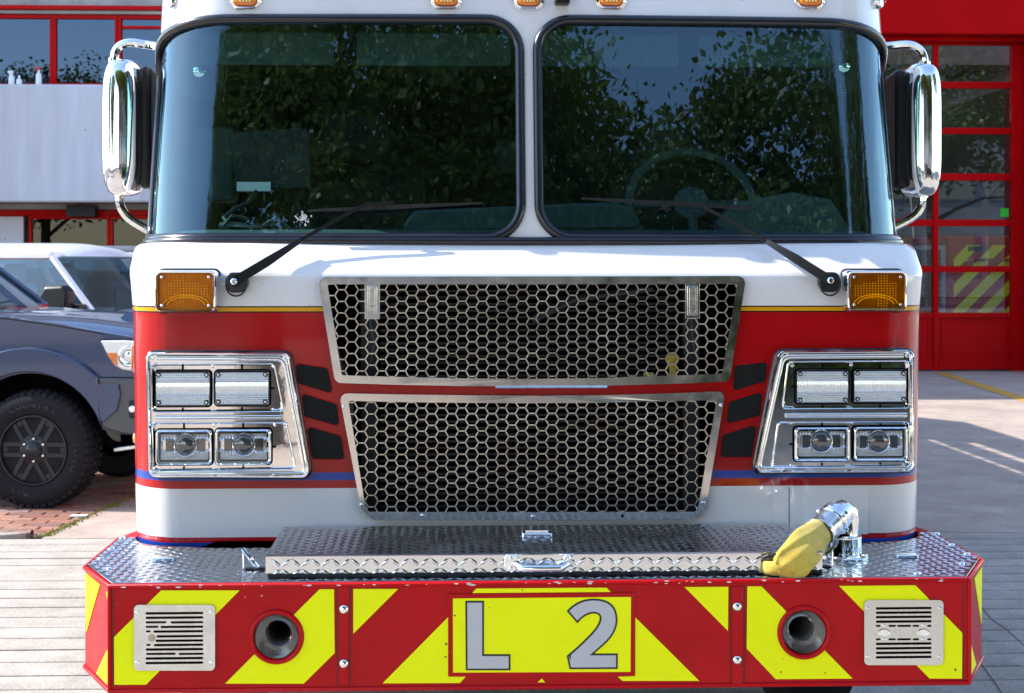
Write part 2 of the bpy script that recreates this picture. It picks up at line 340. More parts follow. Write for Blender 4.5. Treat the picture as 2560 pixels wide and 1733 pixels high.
def screw(parent, p, r=.006, ax=(0, -1, 0), m='chrome', name='screw'):
    b = MB().lathe([(r, -.002), (r, .0015), (r*.75, .0028), (r*.3, .003), (r*.28, .0012), (0, .001)], p, ax, 10)
    return b.build(name, m, parent)
def copy_thing(o, parent=None):
    c = o.copy(); COL.objects.link(c); c.parent = parent
    for ch in [q for q in bpy.data.objects if q.parent == o]: copy_thing(ch, c)
    return c
def lerp(a, b, t): return a+(b-a)*t

# ================================================================ THE SETTING
def struct(o): o['kind'] = 'structure'; return o
struct(MB().box(-400, 400, -400, 400, -.6, -.05).build('ground', 'asphalt', None, 0))
Y_AP = 5.54
struct(MB().box(-30, -1.6, -30, -16.01, -.045, 0).build('reflected_paving', 'smooth_concrete', None, 0))  # unseen pale paving added as a bright reflection for the left red panel
struct(MB().box(-30, 34, -16, -5.01, -.045, 0).build('sidewalk', 'smooth_concrete', None, 0))
ap = struct(MB().box(-16, 18, -5, Y_AP, -.045, -.014).build('apron', 'joint_dirt', None, 0))
PITCH = .216; k = 0; yy = Y_AP
while yy > -4.9:
    y1, y0 = yy-.004, yy-PITCH+.010; n = 34; rows = []
    # one long ridge of raked concrete: slightly wavering edges, crowned top
    xs = [-16+34*i/n for i in range(n+1)]
    wob = [random.uniform(-.006, .006) for _ in xs]; wb2 = [random.uniform(-.006, .006) for _ in xs]
    prof = [(0, -.014), (.004, -.002), (.03, 0), (.97, 0), (.995, -.003), (1, -.014)]
    for i, x in enumerate(xs):
        a, b = y0+wob[i], y1+wb2[i]; rows.append([(x, lerp(a, b, t), z+random.uniform(-.0008, .0008)) for t, z in prof])
    MB().rings(rows, False).build('concrete_strip', 'apron_concrete', ap, 60)
    yy -= PITCH
# forecourt behind the raked apron, and the brick parking pad on its left
PADL = [(-2.71, 5.56), (-2.49, 7.4), (-1.9, 12.2), (-1.66, 14.2)]
fc = [(40, 5.545), (40, 60), (-40, 60), (-40, 14.2)]+PADL[::-1]+[(-2.71, 5.545)]
struct(MB().prism_z(fc, -.045, 0).build('forecourt', 'smooth_concrete', None, 0))
kb = [(-16, 5.545), (-3.02, 5.545), (-2.86, 5.60), (-2.80, 5.655), (-16, 5.655)]
kerb = struct(MB().prism_z(fillet(kb, [.0, .03, .05, .03, 0], 4), -.045, .022).build('kerb', 'apron_concrete', None, 40, bevel=.008))
pad = struct(MB().prism_z([(-16, 5.66), (-2.70, 5.66)]+PADL[1:]+[(-16, 14.2)], -.045, -.012).build('brick_pad', 'joint_dirt', None, 0))
def pad_edge(y):
    for (xa, ya), (xb, yb) in zip(PADL, PADL[1:]):
        if y <= yb: return lerp(xa, xb, (y-ya)/(yb-ya))
    return PADL[-1][0]
BL, BW = .232, .116; rest = MB(); nb = 0; shared = {}
for r_ in range(72):
    y0 = 5.67+r_*BW; off = (r_ % 2)*BL/2
    xr = pad_edge(y0+.05)-.012; x = -7.0+off
    while x < xr-.03:
        x1 = min(x+BL-.009, xr); dz = random.uniform(-.004, .003); full = x1-x > BL-.02
        if y0 < 9.6 and x > -4.6+.10*(y0-5.6)*-2.2 and nb < 300:
            key = ('b%d' % random.randrange(8)) if full else None; mt = 'brick_%d' % random.choice([0, 0, 1, 2, 2, 3, 4])
            if key is None or key+mt not in shared:
                b = MB(); w_, d_ = x1-x, BW-.009; j = lambda a: random.uniform(-a, a)
                lo = [(0, 0), (w_, 0), (w_, d_), (0, d_)]; rows = [[(p[0], p[1], -.03) for p in lo], [(p[0]+j(.002), p[1]+j(.002), -.006) for p in lo], [(p[0]+(.006 if p[0] == 0 else -.006), p[1]+(.006 if p[1] == 0 else -.006), j(.0015)) for p in lo]]
                b.rings(rows, True, 0, False, True); me = b.mesh('brick', mt, 0)
                if key: shared[key+mt] = me
            else: me = shared[key+mt]
            o = bpy.data.objects.new('brick', me); COL.objects.link(o); o.parent = pad; o.location = (x, y0, dz); nb += 1
        else: rest.box(x, x1, y0, y0+BW-.009, -.03, dz)
        x += BL
rest.build('bricks', 'brick_0', pad, 0, kind='stuff')
# rough broken brick edge along the front of the pad
for i in range(9):
    x0 = -5.0+i*.245
    if x0 > -2.9: break
    n = 9; rows = []
    for a in range(n+1):
        x = x0+.235*a/n
        rows.append([(x, 5.655+random.uniform(-.012, .01), -.03), (x, 5.650+random.uniform(-.015, .012), .012+random.uniform(0, .015)), (x, 5.69+random.uniform(-.01, .01), .030+random.uniform(-.008, .006)), (x, 5.73, .018), (x, 5.75, -.01)])
    MB().rings(rows, False, 0, False).build('edge_brick', 'brick_%d' % random.choice([0, 3, 4]), pad, 0)
# moss and grass in the joint between the bricks and the concrete
ms = MB()
for i in range(1500):
    t = random.random()**1.5; y = lerp(5.62, 9.2, t); x = pad_edge(y)+random.gauss(-.005, .022)
    if random.random() < .09: x, y = -2.93+random.gauss(0, .06)+.38, 6.85+random.gauss(0, .035)
    h = random.uniform(.004, .017); a = random.uniform(0, 6.28); dx, dy = .006*math.cos(a), .006*math.sin(a)
    ms.add([(x-dx, y-dy, -.005), (x+dx, y+dy, -.005), (x+random.gauss(0, .012), y+random.gauss(0, .012), h)], [(0, 1, 2)])
ms.build('moss', 'moss', None, 0, False, kind='stuff')
ms_o = bpy.data.objects['moss']; tag(ms_o, 'yellow green moss and grass tufts along the brick pad joint', 'moss'); ms_o['kind'] = 'stuff'
p = G(198, 1292); tag(MB().box(p.x-.055, p.x+.05, p.y-.03, p.y+.035, .006, .009).build('paper_scrap', 'label_white', None, 0), 'small white scrap lying on the sunlit bricks', 'scrap')
# yellow painted line on the forecourt, and tarred joints on the apron's right
a, b = G(2368, 938), G(2575, 1004); d = (b-a).normalized(); nrm = Vector((-d.y, d.x, 0))*.10; a = a-d*.5; b = b+d*2
struct(MB().add([(q.x, q.y, .004) for q in (a-nrm, b-nrm, b+nrm, a+nrm)], [(0, 1, 2, 3)]).build('painted_line', 'line_yellow', None, 0))
jm = MB()
for pts in ([(2455, 1520), (2480, 1548), (2515, 1572), (2560, 1612), (2610, 1660)], [(2440, 1640), (2462, 1672), (2490, 1710), (2520, 1760)]):
    q = [G(*c, .003) for c in pts]
    for s, e in zip(q, q[1:]):
        n_ = (e-s).normalized(); n_ = Vector((-n_.y, n_.x, 0))*.0028; jm.add([s-n_, e-n_, e+n_, s+n_], [(0, 1, 2, 3)])
jm.build('joint_line', 'joint_dirt', ap, 0)

# ---------------------------------------------------------------- office building, left background
YB = 17.6
ob = thing('office_building', 'pale concrete building with red framed strip windows behind the parked cars', 'building', (-6, YB, 0))
bpy.context.view_layer.update()
def shift(mb): mb.v = [(x+6, y-YB, z) for x, y, z in mb.v]; return mb
def zB(py): return U(0, py, YB).z
def xB(px): return U(px, 300, YB).x
def obx(name, m, px0, px1, py0, py1, ya, yb, parent=ob, **k): return shift(MB().box(xB(px0), xB(px1), ya, yb, zB(py1), zB(py0))).build(name, m, parent, k.get('smooth', 0), bevel=k.get('bevel', .006))
X0, X1 = -1500, 1550
obx('upper_wall', 'facade_band', X0, X1, -900, 14, YB-.02, YB+10)
obx('gutter_rail', 'frame_red', X0, X1, 17, 27, YB-.16, YB)
obx('concrete_ledge', 'facade_band', X0, X1, 27.5, 36, YB-.1, YB)
obx('parapet_panel', 'facade_concrete', X0, X1, 217, 508, YB-.35, YB-.1, bevel=.03)
obx('floor_slab', 'facade_band', X0, X1, 218, 505, YB-.09, YB+9)
obx('soffit_rail', 'frame_red', X0, X1, 523, 537, YB+.3, YB+.42)
obx('soffit', 'facade_band', X0, X1, 506, 522, YB+.32, YB+9)
obx('back_wall', 'room_wall', X0, X1, -500, 1100, YB+4, YB+4.3)
# upper windows: every pane with its own red frame
ups = [(-700, -330), (-318, -40), (-28, 128), (140, 290), (303, 470), (482, 700)]
for i, (a, b) in enumerate(ups):
    wf = shift(MB().prism([(xB(a-6), zB(217)), (xB(b+6), zB(217)), (xB(b+6), zB(37)), (xB(a-6), zB(37))], YB-.05, YB+.05, 0, [[(xB(a+2), zB(208)), (xB(b-2), zB(208)), (xB(b-2), zB(47)), (xB(a+2), zB(47))]])).build('window', 'frame_red', ob, 0, bevel=.008)
    if i == 4:
        shift(MB().box(xB(a+2), xB(b-2), YB-.04, YB+.04, zB(71), zB(64))).build('transom', 'frame_red', wf, 0)
        shift(MB().box(xB(a+2), xB(b-2), YB+.05, YB+.09, zB(207), zB(48))).build('blind', 'beige_panel', wf, 0)
    shift(MB().box(xB(a+1), xB(b-1), YB, YB+.01, zB(209), zB(46))).build('pane', 'window_glass', wf, 0)
low = [(-500, -160), (-150, 38), (62, 255), (268, 470), (482, 690)]
for a, b in low:
    wf = shift(MB().prism([(xB(a-6), zB(905)), (xB(b+6), zB(905)), (xB(b+6), zB(537)), (xB(a-6), zB(537))], YB+.32, YB+.42, 0, [[(xB(a+1), zB(890)), (xB(b-1), zB(890)), (xB(b-1), zB(546)), (xB(a+1), zB(546))]])).build('window', 'frame_red', ob, 0, bevel=.008)
    shift(MB().box(xB(a), xB(b), YB+.37, YB+.38, zB(891), zB(545))).build('pane', 'low_window_glass', wf, 0)
obx('left_end_wall', 'facade_band', X0-20, X0, -900, 905, YB+.1, YB+10); obx('rear_wall', 'facade_band', X0, X1, -900, 905, YB+9, YB+9.3)
obx('wall_pier', 'facade_concrete', -140, 44, 540, 905, YB+.28, YB+.36)
obx('soffit_light', 'black_plastic', 163, 235, 512, 542, YB+.05, YB+.28)
obx('end_wall', 'facade_concrete', X1-6, X1, -900, 905, YB+.1, YB+10)
for i in range(46): # bird spikes on the sill
    x = xB(-20+i*3.3); shift(MB().tube([(x, YB-.2, zB(217)), (x+random.uniform(-.03, .03), YB-.2+random.uniform(-.05, .05), zB(217)+random.uniform(.07, .13))], .004, 4)).build('bird_spike', 'interior_dark', ob, 0)
def bottle(px, h, m, label, name='bottle', spray=False):
    p = U(px, 217, YB-.22); b = MB(); b.lathe([(.038, 0), (.04, .01), (.04, h*.55), (.032, h*.66), (.014, h*.74), (.014, h*.86)], (p.x, p.y, p.z), (0, 0, 1), 12)
    if spray: b.box(p.x-.05, p.x+.02, p.y-.012, p.y+.012, p.z+h*.86, p.z+h, 1); b.box(p.x-.03, p.x-.018, p.y-.008, p.y+.008, p.z+h*.68, p.z+h*.86, 1)
    else: b.lathe([(.016, h*.85), (.016, h)], (p.x, p.y, p.z), (0, 0, 1), 10, 1)
    tag(b.build(name, [m[0], m[1]], None), label, 'bottle')
bottle(29, .21, ('bottle_white', 'label_white'), 'tall white spray bottle on the far left window sill', 'spray_bottle', True)
bottle(48, .15, ('bottle_white', 'label_white'), 'short white bottle beside the spray bottle on the sill')
bottle(97, .26, ('bottle_white', 'bottle_red'), 'red topped spray bottle on the window sill', 'spray_bottle', True)

# ---------------------------------------------------------------- fire station with glazed bay door, right background
YS = 20.3
fs = thing('fire_station', 'red fire station front with a glazed bay door at the right', 'building', (8, YS, 0))
def sh2(mb): mb.v = [(x-8, y-YS, z) for x, y, z in mb.v]; return mb
def zS(py): return max(0., U(2400, py, YS).z)
def xS(px): return U(px, 500, YS).x
def fsx(name, m, px0, px1, py0, py1, ya, yb, parent=fs, bevel=.01): return sh2(MB().box(xS(px0), xS(px1), ya, yb, zS(py1), zS(py0))).build(name, m, parent, 0, bevel=bevel)
fsx('header_panel', 'station_red', 1500, 3300, -500, 97, YS-.55, YS+.4)
fsx('pier', 'station_red', 2552, 2760, 96, 940, YS-.75, YS+.4)
fsx('pier', 'station_red', 1700, 2010, 96, 940, YS-.5, YS+.4)
fsx('track_beam', 'station_red', 2010, 2552, 98, 108, YS-.25, YS+.1)
rails = [(108, 114), (205, 222), (320, 336), (434, 452), (549, 566), (665, 681), (782, 796)]
dr = sh2(MB().box(xS(2331), xS(2344), YS-.06, YS+.06, zS(930), zS(108))).build('bay_door', 'station_red', fs, 0, bevel=.01)
def drx(name, m, px0, px1, py0, py1, ya, yb, bevel=.008): return sh2(MB().box(xS(px0), xS(px1), ya, yb, zS(py1), zS(py0))).build(name, m, dr, 0, bevel=bevel)
drx('stile', 'station_red', 2526, 2552, 108, 930, YS-.06, YS+.06)
drx('stile', 'station_red', 2010, 2030, 108, 930, YS-.06, YS+.06)
drx('stile', 'station_red', 2176, 2190, 108, 930, YS-.06, YS+.06)
for a, b in ((2344.5, 2525.5), (2190.5, 2330.5), (2030.5, 2175.5)):
    for y0, y1 in rails: drx('door_rail', 'station_red', a, b, y0, y1, YS-.05, YS+.05)
    for (u0, u1), (v0, v1) in zip(rails, rails[1:]): drx('pane', 'bay_glass', a-2, b+2, u1-1, v0+1, YS-.006, YS+.006, 0)
    drx('door_panel', 'station_red', a-2, b+2, 795, 905, YS-.02, YS+.02)
    drx('panel_frame', 'station_red', a, b, 900, 924, YS-.05, YS+.05)
    drx('door_seal', 'black_rubber', a, b, 924.5, 932, YS-.06, YS+.04)
    fr = MB().prism([(xS(a+8), zS(903)), (xS(b-6), zS(903)), (xS(b-6), zS(798)), (xS(a+8), zS(798))], YS-.034, YS-.021, 0, [[(xS(a+14), zS(896)), (xS(b-12), zS(896)), (xS(b-12), zS(804)), (xS(a+14), zS(804))]])
    sh2(fr).build('panel_frame', 'station_red', dr, 0, bevel=.004)
drx('sticker', 'green_sticker', 2500, 2521, 521, 542, YS-.012, YS-.008, 0)
fsx('side_wall', 'room_wall', 2900, 2920, 97, 940, YS+.4, YS+14, bevel=0)
fsx('side_wall', 'room_wall', 1480, 1500, 97, 940, YS+.4, YS+14, bevel=0)
fsx('roof_slab', 'room_wall', 1500, 3300, -40, 60, YS+5, YS+14, bevel=0)  # unseen opening left ahead of this roof to light the vehicle's rear
fsx('bay_back_wall', 'dark_room', 1500, 3300, 97, 940, YS+14, YS+14.3, bevel=0)
# emergency vehicle standing in the bay
YV = YS+1.0
rv = thing('rescue_vehicle', 'emergency vehicle with red and yellow chevrons behind the glass bay door', 'fire engine', (9.5, YV, 0))
def sh3(mb): mb.v = [(x-9.5, y-YV, z) for x, y, z in mb.v]; return mb
def q3(px, py): p = U(px, py, YV); return (p.x, p.z)
xl, zt = q3(2372, 596); xr_ = q3(2640, 700)[0]; zb = .45
sh3(MB().box(xl, xr_, YV, YV+7.5, zb, zt)).build('body', 'label_white', rv, 0, bevel=.04)
sh3(MB().box(xl-.02, xr_+.02, YV-.03, YV+7.5, zt-.10, zt+.04)).build('roof_trim', 'red_paint', rv, 0, bevel=.02)
sh3(MB().box(xl-.02, xl+.06, YV-.03, YV+.12, zb, zt-.101)).build('corner_trim', 'red_paint', rv, 0, bevel=.01)
sh3(MB().box(xl-.03, xl-.002, YV+.13, YV+7.4, zb, zb+.42)).build('side_stripe', 'red_paint', rv, 0)
for i in range(4): sh3(MB().box(xl-.028, xl-.003, YV+.3+i*1.7, YV+1.8+i*1.7, zb+.5, zt-.16)).build('side_shutter', 'brushed_steel', rv, 0, bevel=.01)
sh3(MB().box(xl+.06, xr_-.02, YV-.025, YV-.004, zb, zt-.101)).build('rear_panel', 'red_film', rv, 0)
H_ = zt-.11-zb
for i in range(9):
    x0 = xl+.08-1.3+i*.42; poly = [(x0, zb+.02), (x0+.22, zb+.02), (x0+.22+H_, zt-.11), (x0+H_, zt-.11)]
    cl = []
    def cut(pl, xc, keep):
        o_ = []
        for k_ in range(len(pl)):
            a_, b_ = pl[k_-1], pl[k_]; ia, ib = (a_[0]-xc)*keep >= 0, (b_[0]-xc)*keep >= 0
            if ia != ib: t_ = (xc-a_[0])/(b_[0]-a_[0]); o_.append((xc, a_[1]+t_*(b_[1]-a_[1])))
            if ib: o_.append(b_)
        return o_
    poly = cut(cut(poly, xl+.07, 1) or [(0, 0)]*3, xr_-.04, -1)
    if len(poly) >= 3 and abs(area(poly)) > .002: sh3(MB().prism(poly, YV-.032, YV-.026)).build('chevron', 'yellow_film', rv, 0)
sh3(MB().box(xl+.25, xr_-.1, YV-.10, YV-.06, zt-.36, zt-.33)).build('grab_rail', 'chrome', rv, 0)
for i in range(2): sh3(MB().box(xl+.3+i*.8, xl+.6+i*.8, YV-.06, YV-.033, zt-.2, zt-.13)).build('tail_lamp', 'black_plastic', rv, 0, bevel=.01)
for yy in (1.2, 5.5):
    for xx in (xl+.12, xr_-.35): sh3(MB().lathe([(.12, -.1), (.48, -.1), (.5, -.06), (.5, .12), (.48, .15), (.15, .15)], (xx+.1, YV+yy, .5), (-1, 0, 0), 20)).build('wheel', 'tyre', rv)

# ================================================================ THE FIRE TRUCK
T = thing('fire_truck', 'white and red ladder fire truck seen head-on with chevron striped bumper', 'fire truck')
YF = .58                                                    # cab's flat front
def interp(tab, z):
    if z <= tab[0][0]: return tab[0][1:]
    for a, b in zip(tab, tab[1:]):
        if z <= b[0]:
            t = (z-a[0])/(b[0]-a[0]); return tuple(lerp(p, q, t) for p, q in zip(a[1:], b[1:]))
    return tab[-1][1:]
def plan(s, w_, y0, rx, ry, bow):
    f = w_-rx; a = abs(s); La = math.pi/2*math.sqrt((rx*rx+ry*ry)/2); sg = 1 if s >= 0 else -1
    if a <= f: return Vector((s, y0+bow*(a/f)**2, 0))
    if a <= f+La:
        th = (a-f)/La*math.pi/2; return Vector((sg*(f+rx*math.sin(th)), y0+bow+ry*(1-math.cos(th)), 0))
    return Vector((sg*w_, y0+bow+ry+(a-f-La), 0))
LOT = [(.784, 1.211, .58), (.832, 1.213, .58), (.95, 1.217, .58), (1.50, 1.224, .58), (1.60, 1.232, .580), (1.62, 1.235, .583), (1.632, 1.237, .591), (1.645, 1.238, .603), (1.70, 1.240, .672), (1.712, 1.236, .688), (1.720, 1.226, .702), (1.724, 1.20, .73), (1.7245, 1.15, .84)]
def P_lo(s, z):
    w_, y0 = interp(LOT, z); p = plan(s, w_, y0, .17, .22, 0); p.z = z; return p
def P_up(s, z, off=0.):
    t = (z-1.72)/.73; w_ = 1.222-.012*t; y0 = .70+.146*t
    if z > 2.54: d = min(1, (z-2.54)/.2); c = 1-math.sqrt(max(0, 1-d*d)); y0 += .2*c; w_ -= .2*c
    p = plan(s, w_-off, y0+off, .26, .33, .03); p.z = z; return p
def N_up(s, z):
    a = P_up(s+.002, z)-P_up(s-.002, z); b = P_up(s, z+.002)-P_up(s, z-.002); return a.cross(b).normalized()
def yfront(x, z):
    return P_lo(x, z).y
UG = UXZ([(795, 693), (1865, 690), (1823, 954), (1700, 959), (1520, 964), (1330, 966), (1140, 965), (960, 961), (838, 957)], .566)
UGi = UXZ([(819, 711), (1842, 710), (1805, 934), (1680, 939), (1500, 945), (1330, 947), (1160, 946), (980, 942), (855, 938)], .566)
LG = UXZ([(848, 983), (1000, 986), (1160, 988), (1330, 989), (1500, 988), (1660, 984), (1813, 978), (1764, 1272), (1733, 1298), (1330, 1301), (932, 1300), (903, 1273)], .566)
LGi = UXZ([(871, 1002), (1000, 1005), (1160, 1007), (1330, 1008), (1500, 1007), (1660, 1003), (1791, 1000), (1746, 1262), (1738, 1279), (1330, 1280), (922, 1279), (913, 1264)], .566)
ug_hole, lg_hole = inset(UG, .012), inset(LG, .012)
# lower cab shell
ss = sorted(set([round(-2.9+i*.05, 4) for i in range(117)]+[round(-1.42+i*.0125, 5) for i in range(228)]))
zs = sorted(set([.832+i*.0125 for i in range(64)]+[t[0] for t in LOT if t[0] >= .832]))
mb = MB(); n = len(ss); mb.v = [tuple(P_lo(s, z)) for z in zs for s in ss]
for i in range(len(zs)-1):
    zc = (zs[i]+zs[i+1])/2
    for j in range(n-1):
        c = ((ss[j]+ss[j+1])/2, zc)
        if abs(c[0]) < .75 and (inside(c, ug_hole) or inside(c, lg_hole)): continue
        mb.f.append((i*n+j, i*n+j+1, (i+1)*n+j+1, (i+1)*n+j)); mb.m.append(0)
# corner skirts reach lower than the middle
for sg in (-1, 1):
    cs = [.94+i*.02 for i in range(90)]; rows = []
    for z in (.784, .808, .832):
        rows.append([tuple(P_lo(sg*max(s, .94+.075*(math.sqrt(max(0, 1-((z-.784)/.048)**2)) if z < .83 else 0)-.0), z)) for s in cs])
    mb.rings(rows, False)
cabL = mb.build('lower_cab', 'cab_paint', T, 50)
# underside return of the cab front
MB().box(-1.0, 1.0, .5815, .66, .833, .835).build('cab_underside', 'dark_void', T, 0)
MB().box(-1.02, 1.02, .68, 2.9, .70, .828).build('under_cab', 'dark_void', T, 0)

# windshield outline (right half), in metres along the shell and up
ZB, ZT, SI, SO = 1.736, 2.430, .028, 1.43
def outline(sg):
    o = []; rI = .105
    def arc(cx, cz, rx, rz, a0, a1, k=10): return [(cx+rx*math.cos(R(lerp(a0, a1, i/k))), cz+rz*math.sin(R(lerp(a0, a1, i/k)))) for i in range(k+1)]
    o += arc(SI+rI, ZB+rI, rI, rI, 180, 270)+[(lerp(SI+rI, SO-.05, i/30), ZB) for i in range(1, 30)]
    o += arc(SO-.05, ZB+.05, .05, .05, 270, 360)+[(SO, lerp(ZB+.05, ZT-.15, i/14)) for i in range(1, 14)]
    o += arc(SO-.50, ZT-.16, .50, .16, 0, 90, 18)+[(lerp(SO-.50, SI+rI, i/24), ZT) for i in range(1, 24)]
    o += arc(SI+rI, ZT-rI, rI, rI, 90, 180)+[(SI, lerp(ZT-rI, ZB+rI, i/12)) for i in range(1, 12)]
    return [(sg*s, z) for s, z in o]
OUT = outline(1)
def srange(z):
    xs = []
    for i in range(len(OUT)):
        (s1, z1), (s2, z2) = OUT[i-1], OUT[i]
        if (z1 > z) != (z2 > z): xs.append(s1+(s2-s1)*(z-z1)/(z2-z1))
    return (min(xs), max(xs)) if len(xs) >= 2 else None
zw = [ZB+1e-4+(ZT-ZB-2e-4)*(.5-.5*math.cos(math.pi*i/44)) for i in range(45)]
def band_rows(off):
    mb = MB(); SE = 3.3
    def row(s0, s1, z, k): return [tuple(P_up(lerp(s0, s1, i/k), z, off)) for i in range(k+1)]
    for sg in (-1, 1):
        A = [row(0, sg*srange(z)[0], z, 4) for z in zw]; mb.rings(A, False)
        B = [row(sg*srange(z)[1], sg*SE, z, 40) for z in zw]; mb.rings(B, False)
    mb.rings([row(-SE, SE, z, 180) for z in (1.70, 1.715, ZB+1e-4)], False)
    top = [ZT-1e-4, 2.46, 2.50, 2.54]+[2.54+.2*math.sin(R(a)) for a in (10, 20, 30, 40, 50, 60, 70, 80, 90)]
    mb.rings([row(-SE, SE, z, 180) for z in top], False)
    r = row(-SE, SE, 2.74, 180); k = len(mb.v); mb.v += r; mb.f.append(tuple(range(k, k+len(r)))); mb.m.append(0)
    return mb
band_rows(0).build('upper_cab', 'white_paint', T, 50, False)
band_rows(.035).build('cab_lining', 'interior_dark', T, 50, False)
for sg in (-1, 1):
    rows = []
    for z in zw:
        a, b = srange(z); rows.append([tuple(P_up(sg*lerp(a, b, i/60), z, .006)) for i in range(61)])
    mb = MB().rings(rows, False); ws = mb.build('windshield', 'windshield_glass', T, 180, False)
    path = [P_up(s, z)+N_up(s, z)*.004*0 for s, z in outline(sg)]
    MB().tube(path, .0160, 10, 0, True).build('gasket', 'gasket_rubber', ws, 60)
# bottom shelf of the gasket that carries round the corner
MB().tube([P_up(lerp(-1.5, 1.5, i/80), 1.727, -.008) for i in range(81)], .013, 8).build('windshield_sill', 'gasket_rubber', T, 60)
# cab sides: doors and side windows
for sg in (-1, 1):
    x = sg*1.224
    d = MB().prism_x(rrect(1.12, 2.10, .92, 1.70, .04), x-.004*sg, x+.006*sg).build('door', 'cab_paint', T, bevel=.003)
    MB().box(min(x, x+.03*sg), max(x, x+.03*sg), 1.9, 2.05, 1.45, 1.48).build('handle', 'chrome', d, bevel=.005)
    MB().prism_x(rrect(1.22, 2.06, 1.80, 2.38, .08), sg*1.205, sg*1.222).build('side_window', 'lens_dark', T)
MB().box(-1.2, 1.2, 2.9, 2.93, .8, 2.72).build('cab_back_wall', 'interior_dark', T, 0)
# ---- cab interior
dash = MB(); rows = []
for i in range(41):
    s = lerp(-1.3, 1.3, i/40); a = P_up(s, 1.745, .02); rows.append([(a.x*.985, a.y+.02, 1.735), (a.x*.97, a.y+.16, 1.765), (a.x*.94, max(a.y+.26, 1.04), 1.77-.05*(abs(a.x) < .0)), (a.x*.92, max(a.y+.32, 1.10), 1.70), (a.x*.92, max(a.y+.33, 1.12), 1.2)])
dash.rings(rows, False); D = dash.build('dashboard', 'interior_teal', T, 60)
hump = [(-.42, 1.76), (-.36, 1.83), (.30, 1.86), (.42, 1.77)]
MB().prism(fillet(hump, .03), .98, 1.2).build('engine_cover', 'interior_teal', T, bevel=.01)
cx, cz = .58, 1.93; st = MB(); tilt = Matrix.Rotation(R(-28), 4, 'X')
ring = [Vector((cx, 1.25, 1.86))+(tilt @ Vector((.215*math.cos(a), 0, .215*math.sin(a)))) for a in [2*math.pi*i/40 for i in range(40)]]
SW = MB().tube(ring, .016, 8, 0, True).build('steering_wheel', 'interior_grey', T)
sp = MB()
for a in (0, 180, 270): sp.tube([(cx, 1.25, 1.86), Vector((cx, 1.25, 1.86))+(tilt @ Vector((.2*math.cos(R(a)), 0, .2*math.sin(R(a)))))], .016, 6)
sp.lathe([(.06, 0), (.06, .02), (.03, .03)], (cx, 1.26, 1.86), (0, -1, .4), 16); sp.build('spokes', 'interior_grey', SW)
pod = UXZ([(1805, 600), (1790, 560), (1835, 505), (1985, 480), (2080, 500), (2145, 600)], 1.12)
MB().prism(fillet(pod, .02), 1.12, 1.2).build('instrument_pod', 'interior_grey', T, bevel=.012)
sm = UXZ([(570, 330), (770, 318), (775, 470), (590, 482)], 1.2)
MB().prism(fillet(sm, .012), 1.2, 1.25).build('terminal_screen', 'interior_dark', T, bevel=.006)
MB().prism(fillet(UXZ([(480, 318), (585, 315), (585, 505), (480, 505)], 1.3), .02), 1.3, 1.42).build('equipment_box', 'interior_grey', T, bevel=.01)
MB().prism(UXZ([(592, 455), (676, 455), (676, 478), (592, 478)], 1.16), 1.16, 1.17).build('label_plate', 'label_white', T, 0)
cb = [U(640, 480, 1.12), U(622, 505, 1.06), U(590, 520, 1.03), U(560, 545, .98), U(575, 565, .95), U(640, 570, .93), U(700, 560, .95)]
MB().tube(cb, .008, 6).build('cable', 'interior_dark', T); MB().tube([U(560, 565, .95), U(580, 540, .95), U(615, 545, .95), U(640, 575, .94), U(690, 545, .95), U(740, 582, .93)], .006, 6).build('cable', 'interior_dark', T)
MB().tube([U(550, 565, .96), U(620, 565, .95)], .012, 8).build('handset', 'interior_grey', T)
for s_, e_ in ((-1.05, -.62), (-.55, -.05), (.05, .50), (.56, 1.0)):
    MB().box(s_, e_, .98, 1.0, 2.30, 2.41).build('sun_visor', 'interior_teal', T, bevel=.01)
for x in (-.62, .62):
    se = MB().box(x-.28, x+.28, 1.75, 1.9, 1.2, 2.02).build('seat', 'interior_dark', T, bevel=.06); MB().box(x-.14, x+.14, 1.76, 1.86, 2.03, 2.25).build('headrest', 'interior_dark', se, bevel=.04)
for px, py, hub in ((501, 180, (478, 150)), (2105, 168, (2095, 166))):     # cab fans with wire guards
    c = U(px, py, 1.10); r0 = .086; mb = MB()
    for k in range(9):
        rr = r0*(1-k*.095); mb.tube([(c.x+rr*math.cos(a), c.y-.018*math.sqrt(max(0, 1-(rr/r0)**2)), c.z+rr*math.sin(a)) for a in [2*math.pi*i/36 for i in range(36)]], .0016, 5, 0, True)
    for a in (30, 90, 150): mb.tube([(c.x-r0*math.cos(R(a)), c.y, c.z-r0*math.sin(R(a))), (c.x, c.y-.02, c.z), (c.x+r0*math.cos(R(a)), c.y, c.z+r0*math.sin(R(a)))], .0014, 5)
    fn = mb.build('fan', 'interior_grey', T); MB().lathe([(.022, 0), (.020, .012), (.012, .016), (0, .017)], (c.x, c.y-.016, c.z), (0, -1, 0), 16).build('fan_hub', 'chrome', fn)
    MB().box(c.x-.03, c.x+.03, c.y+.03, c.y+.07, c.z+.03, c.z+.15).build('fan_bracket', 'interior_grey', fn, bevel=.006)
MB().box(-.08, .1, 1.5, 1.54, 2.0, 2.1).build('radio_panel', 'interior_dark', T, bevel=.004)

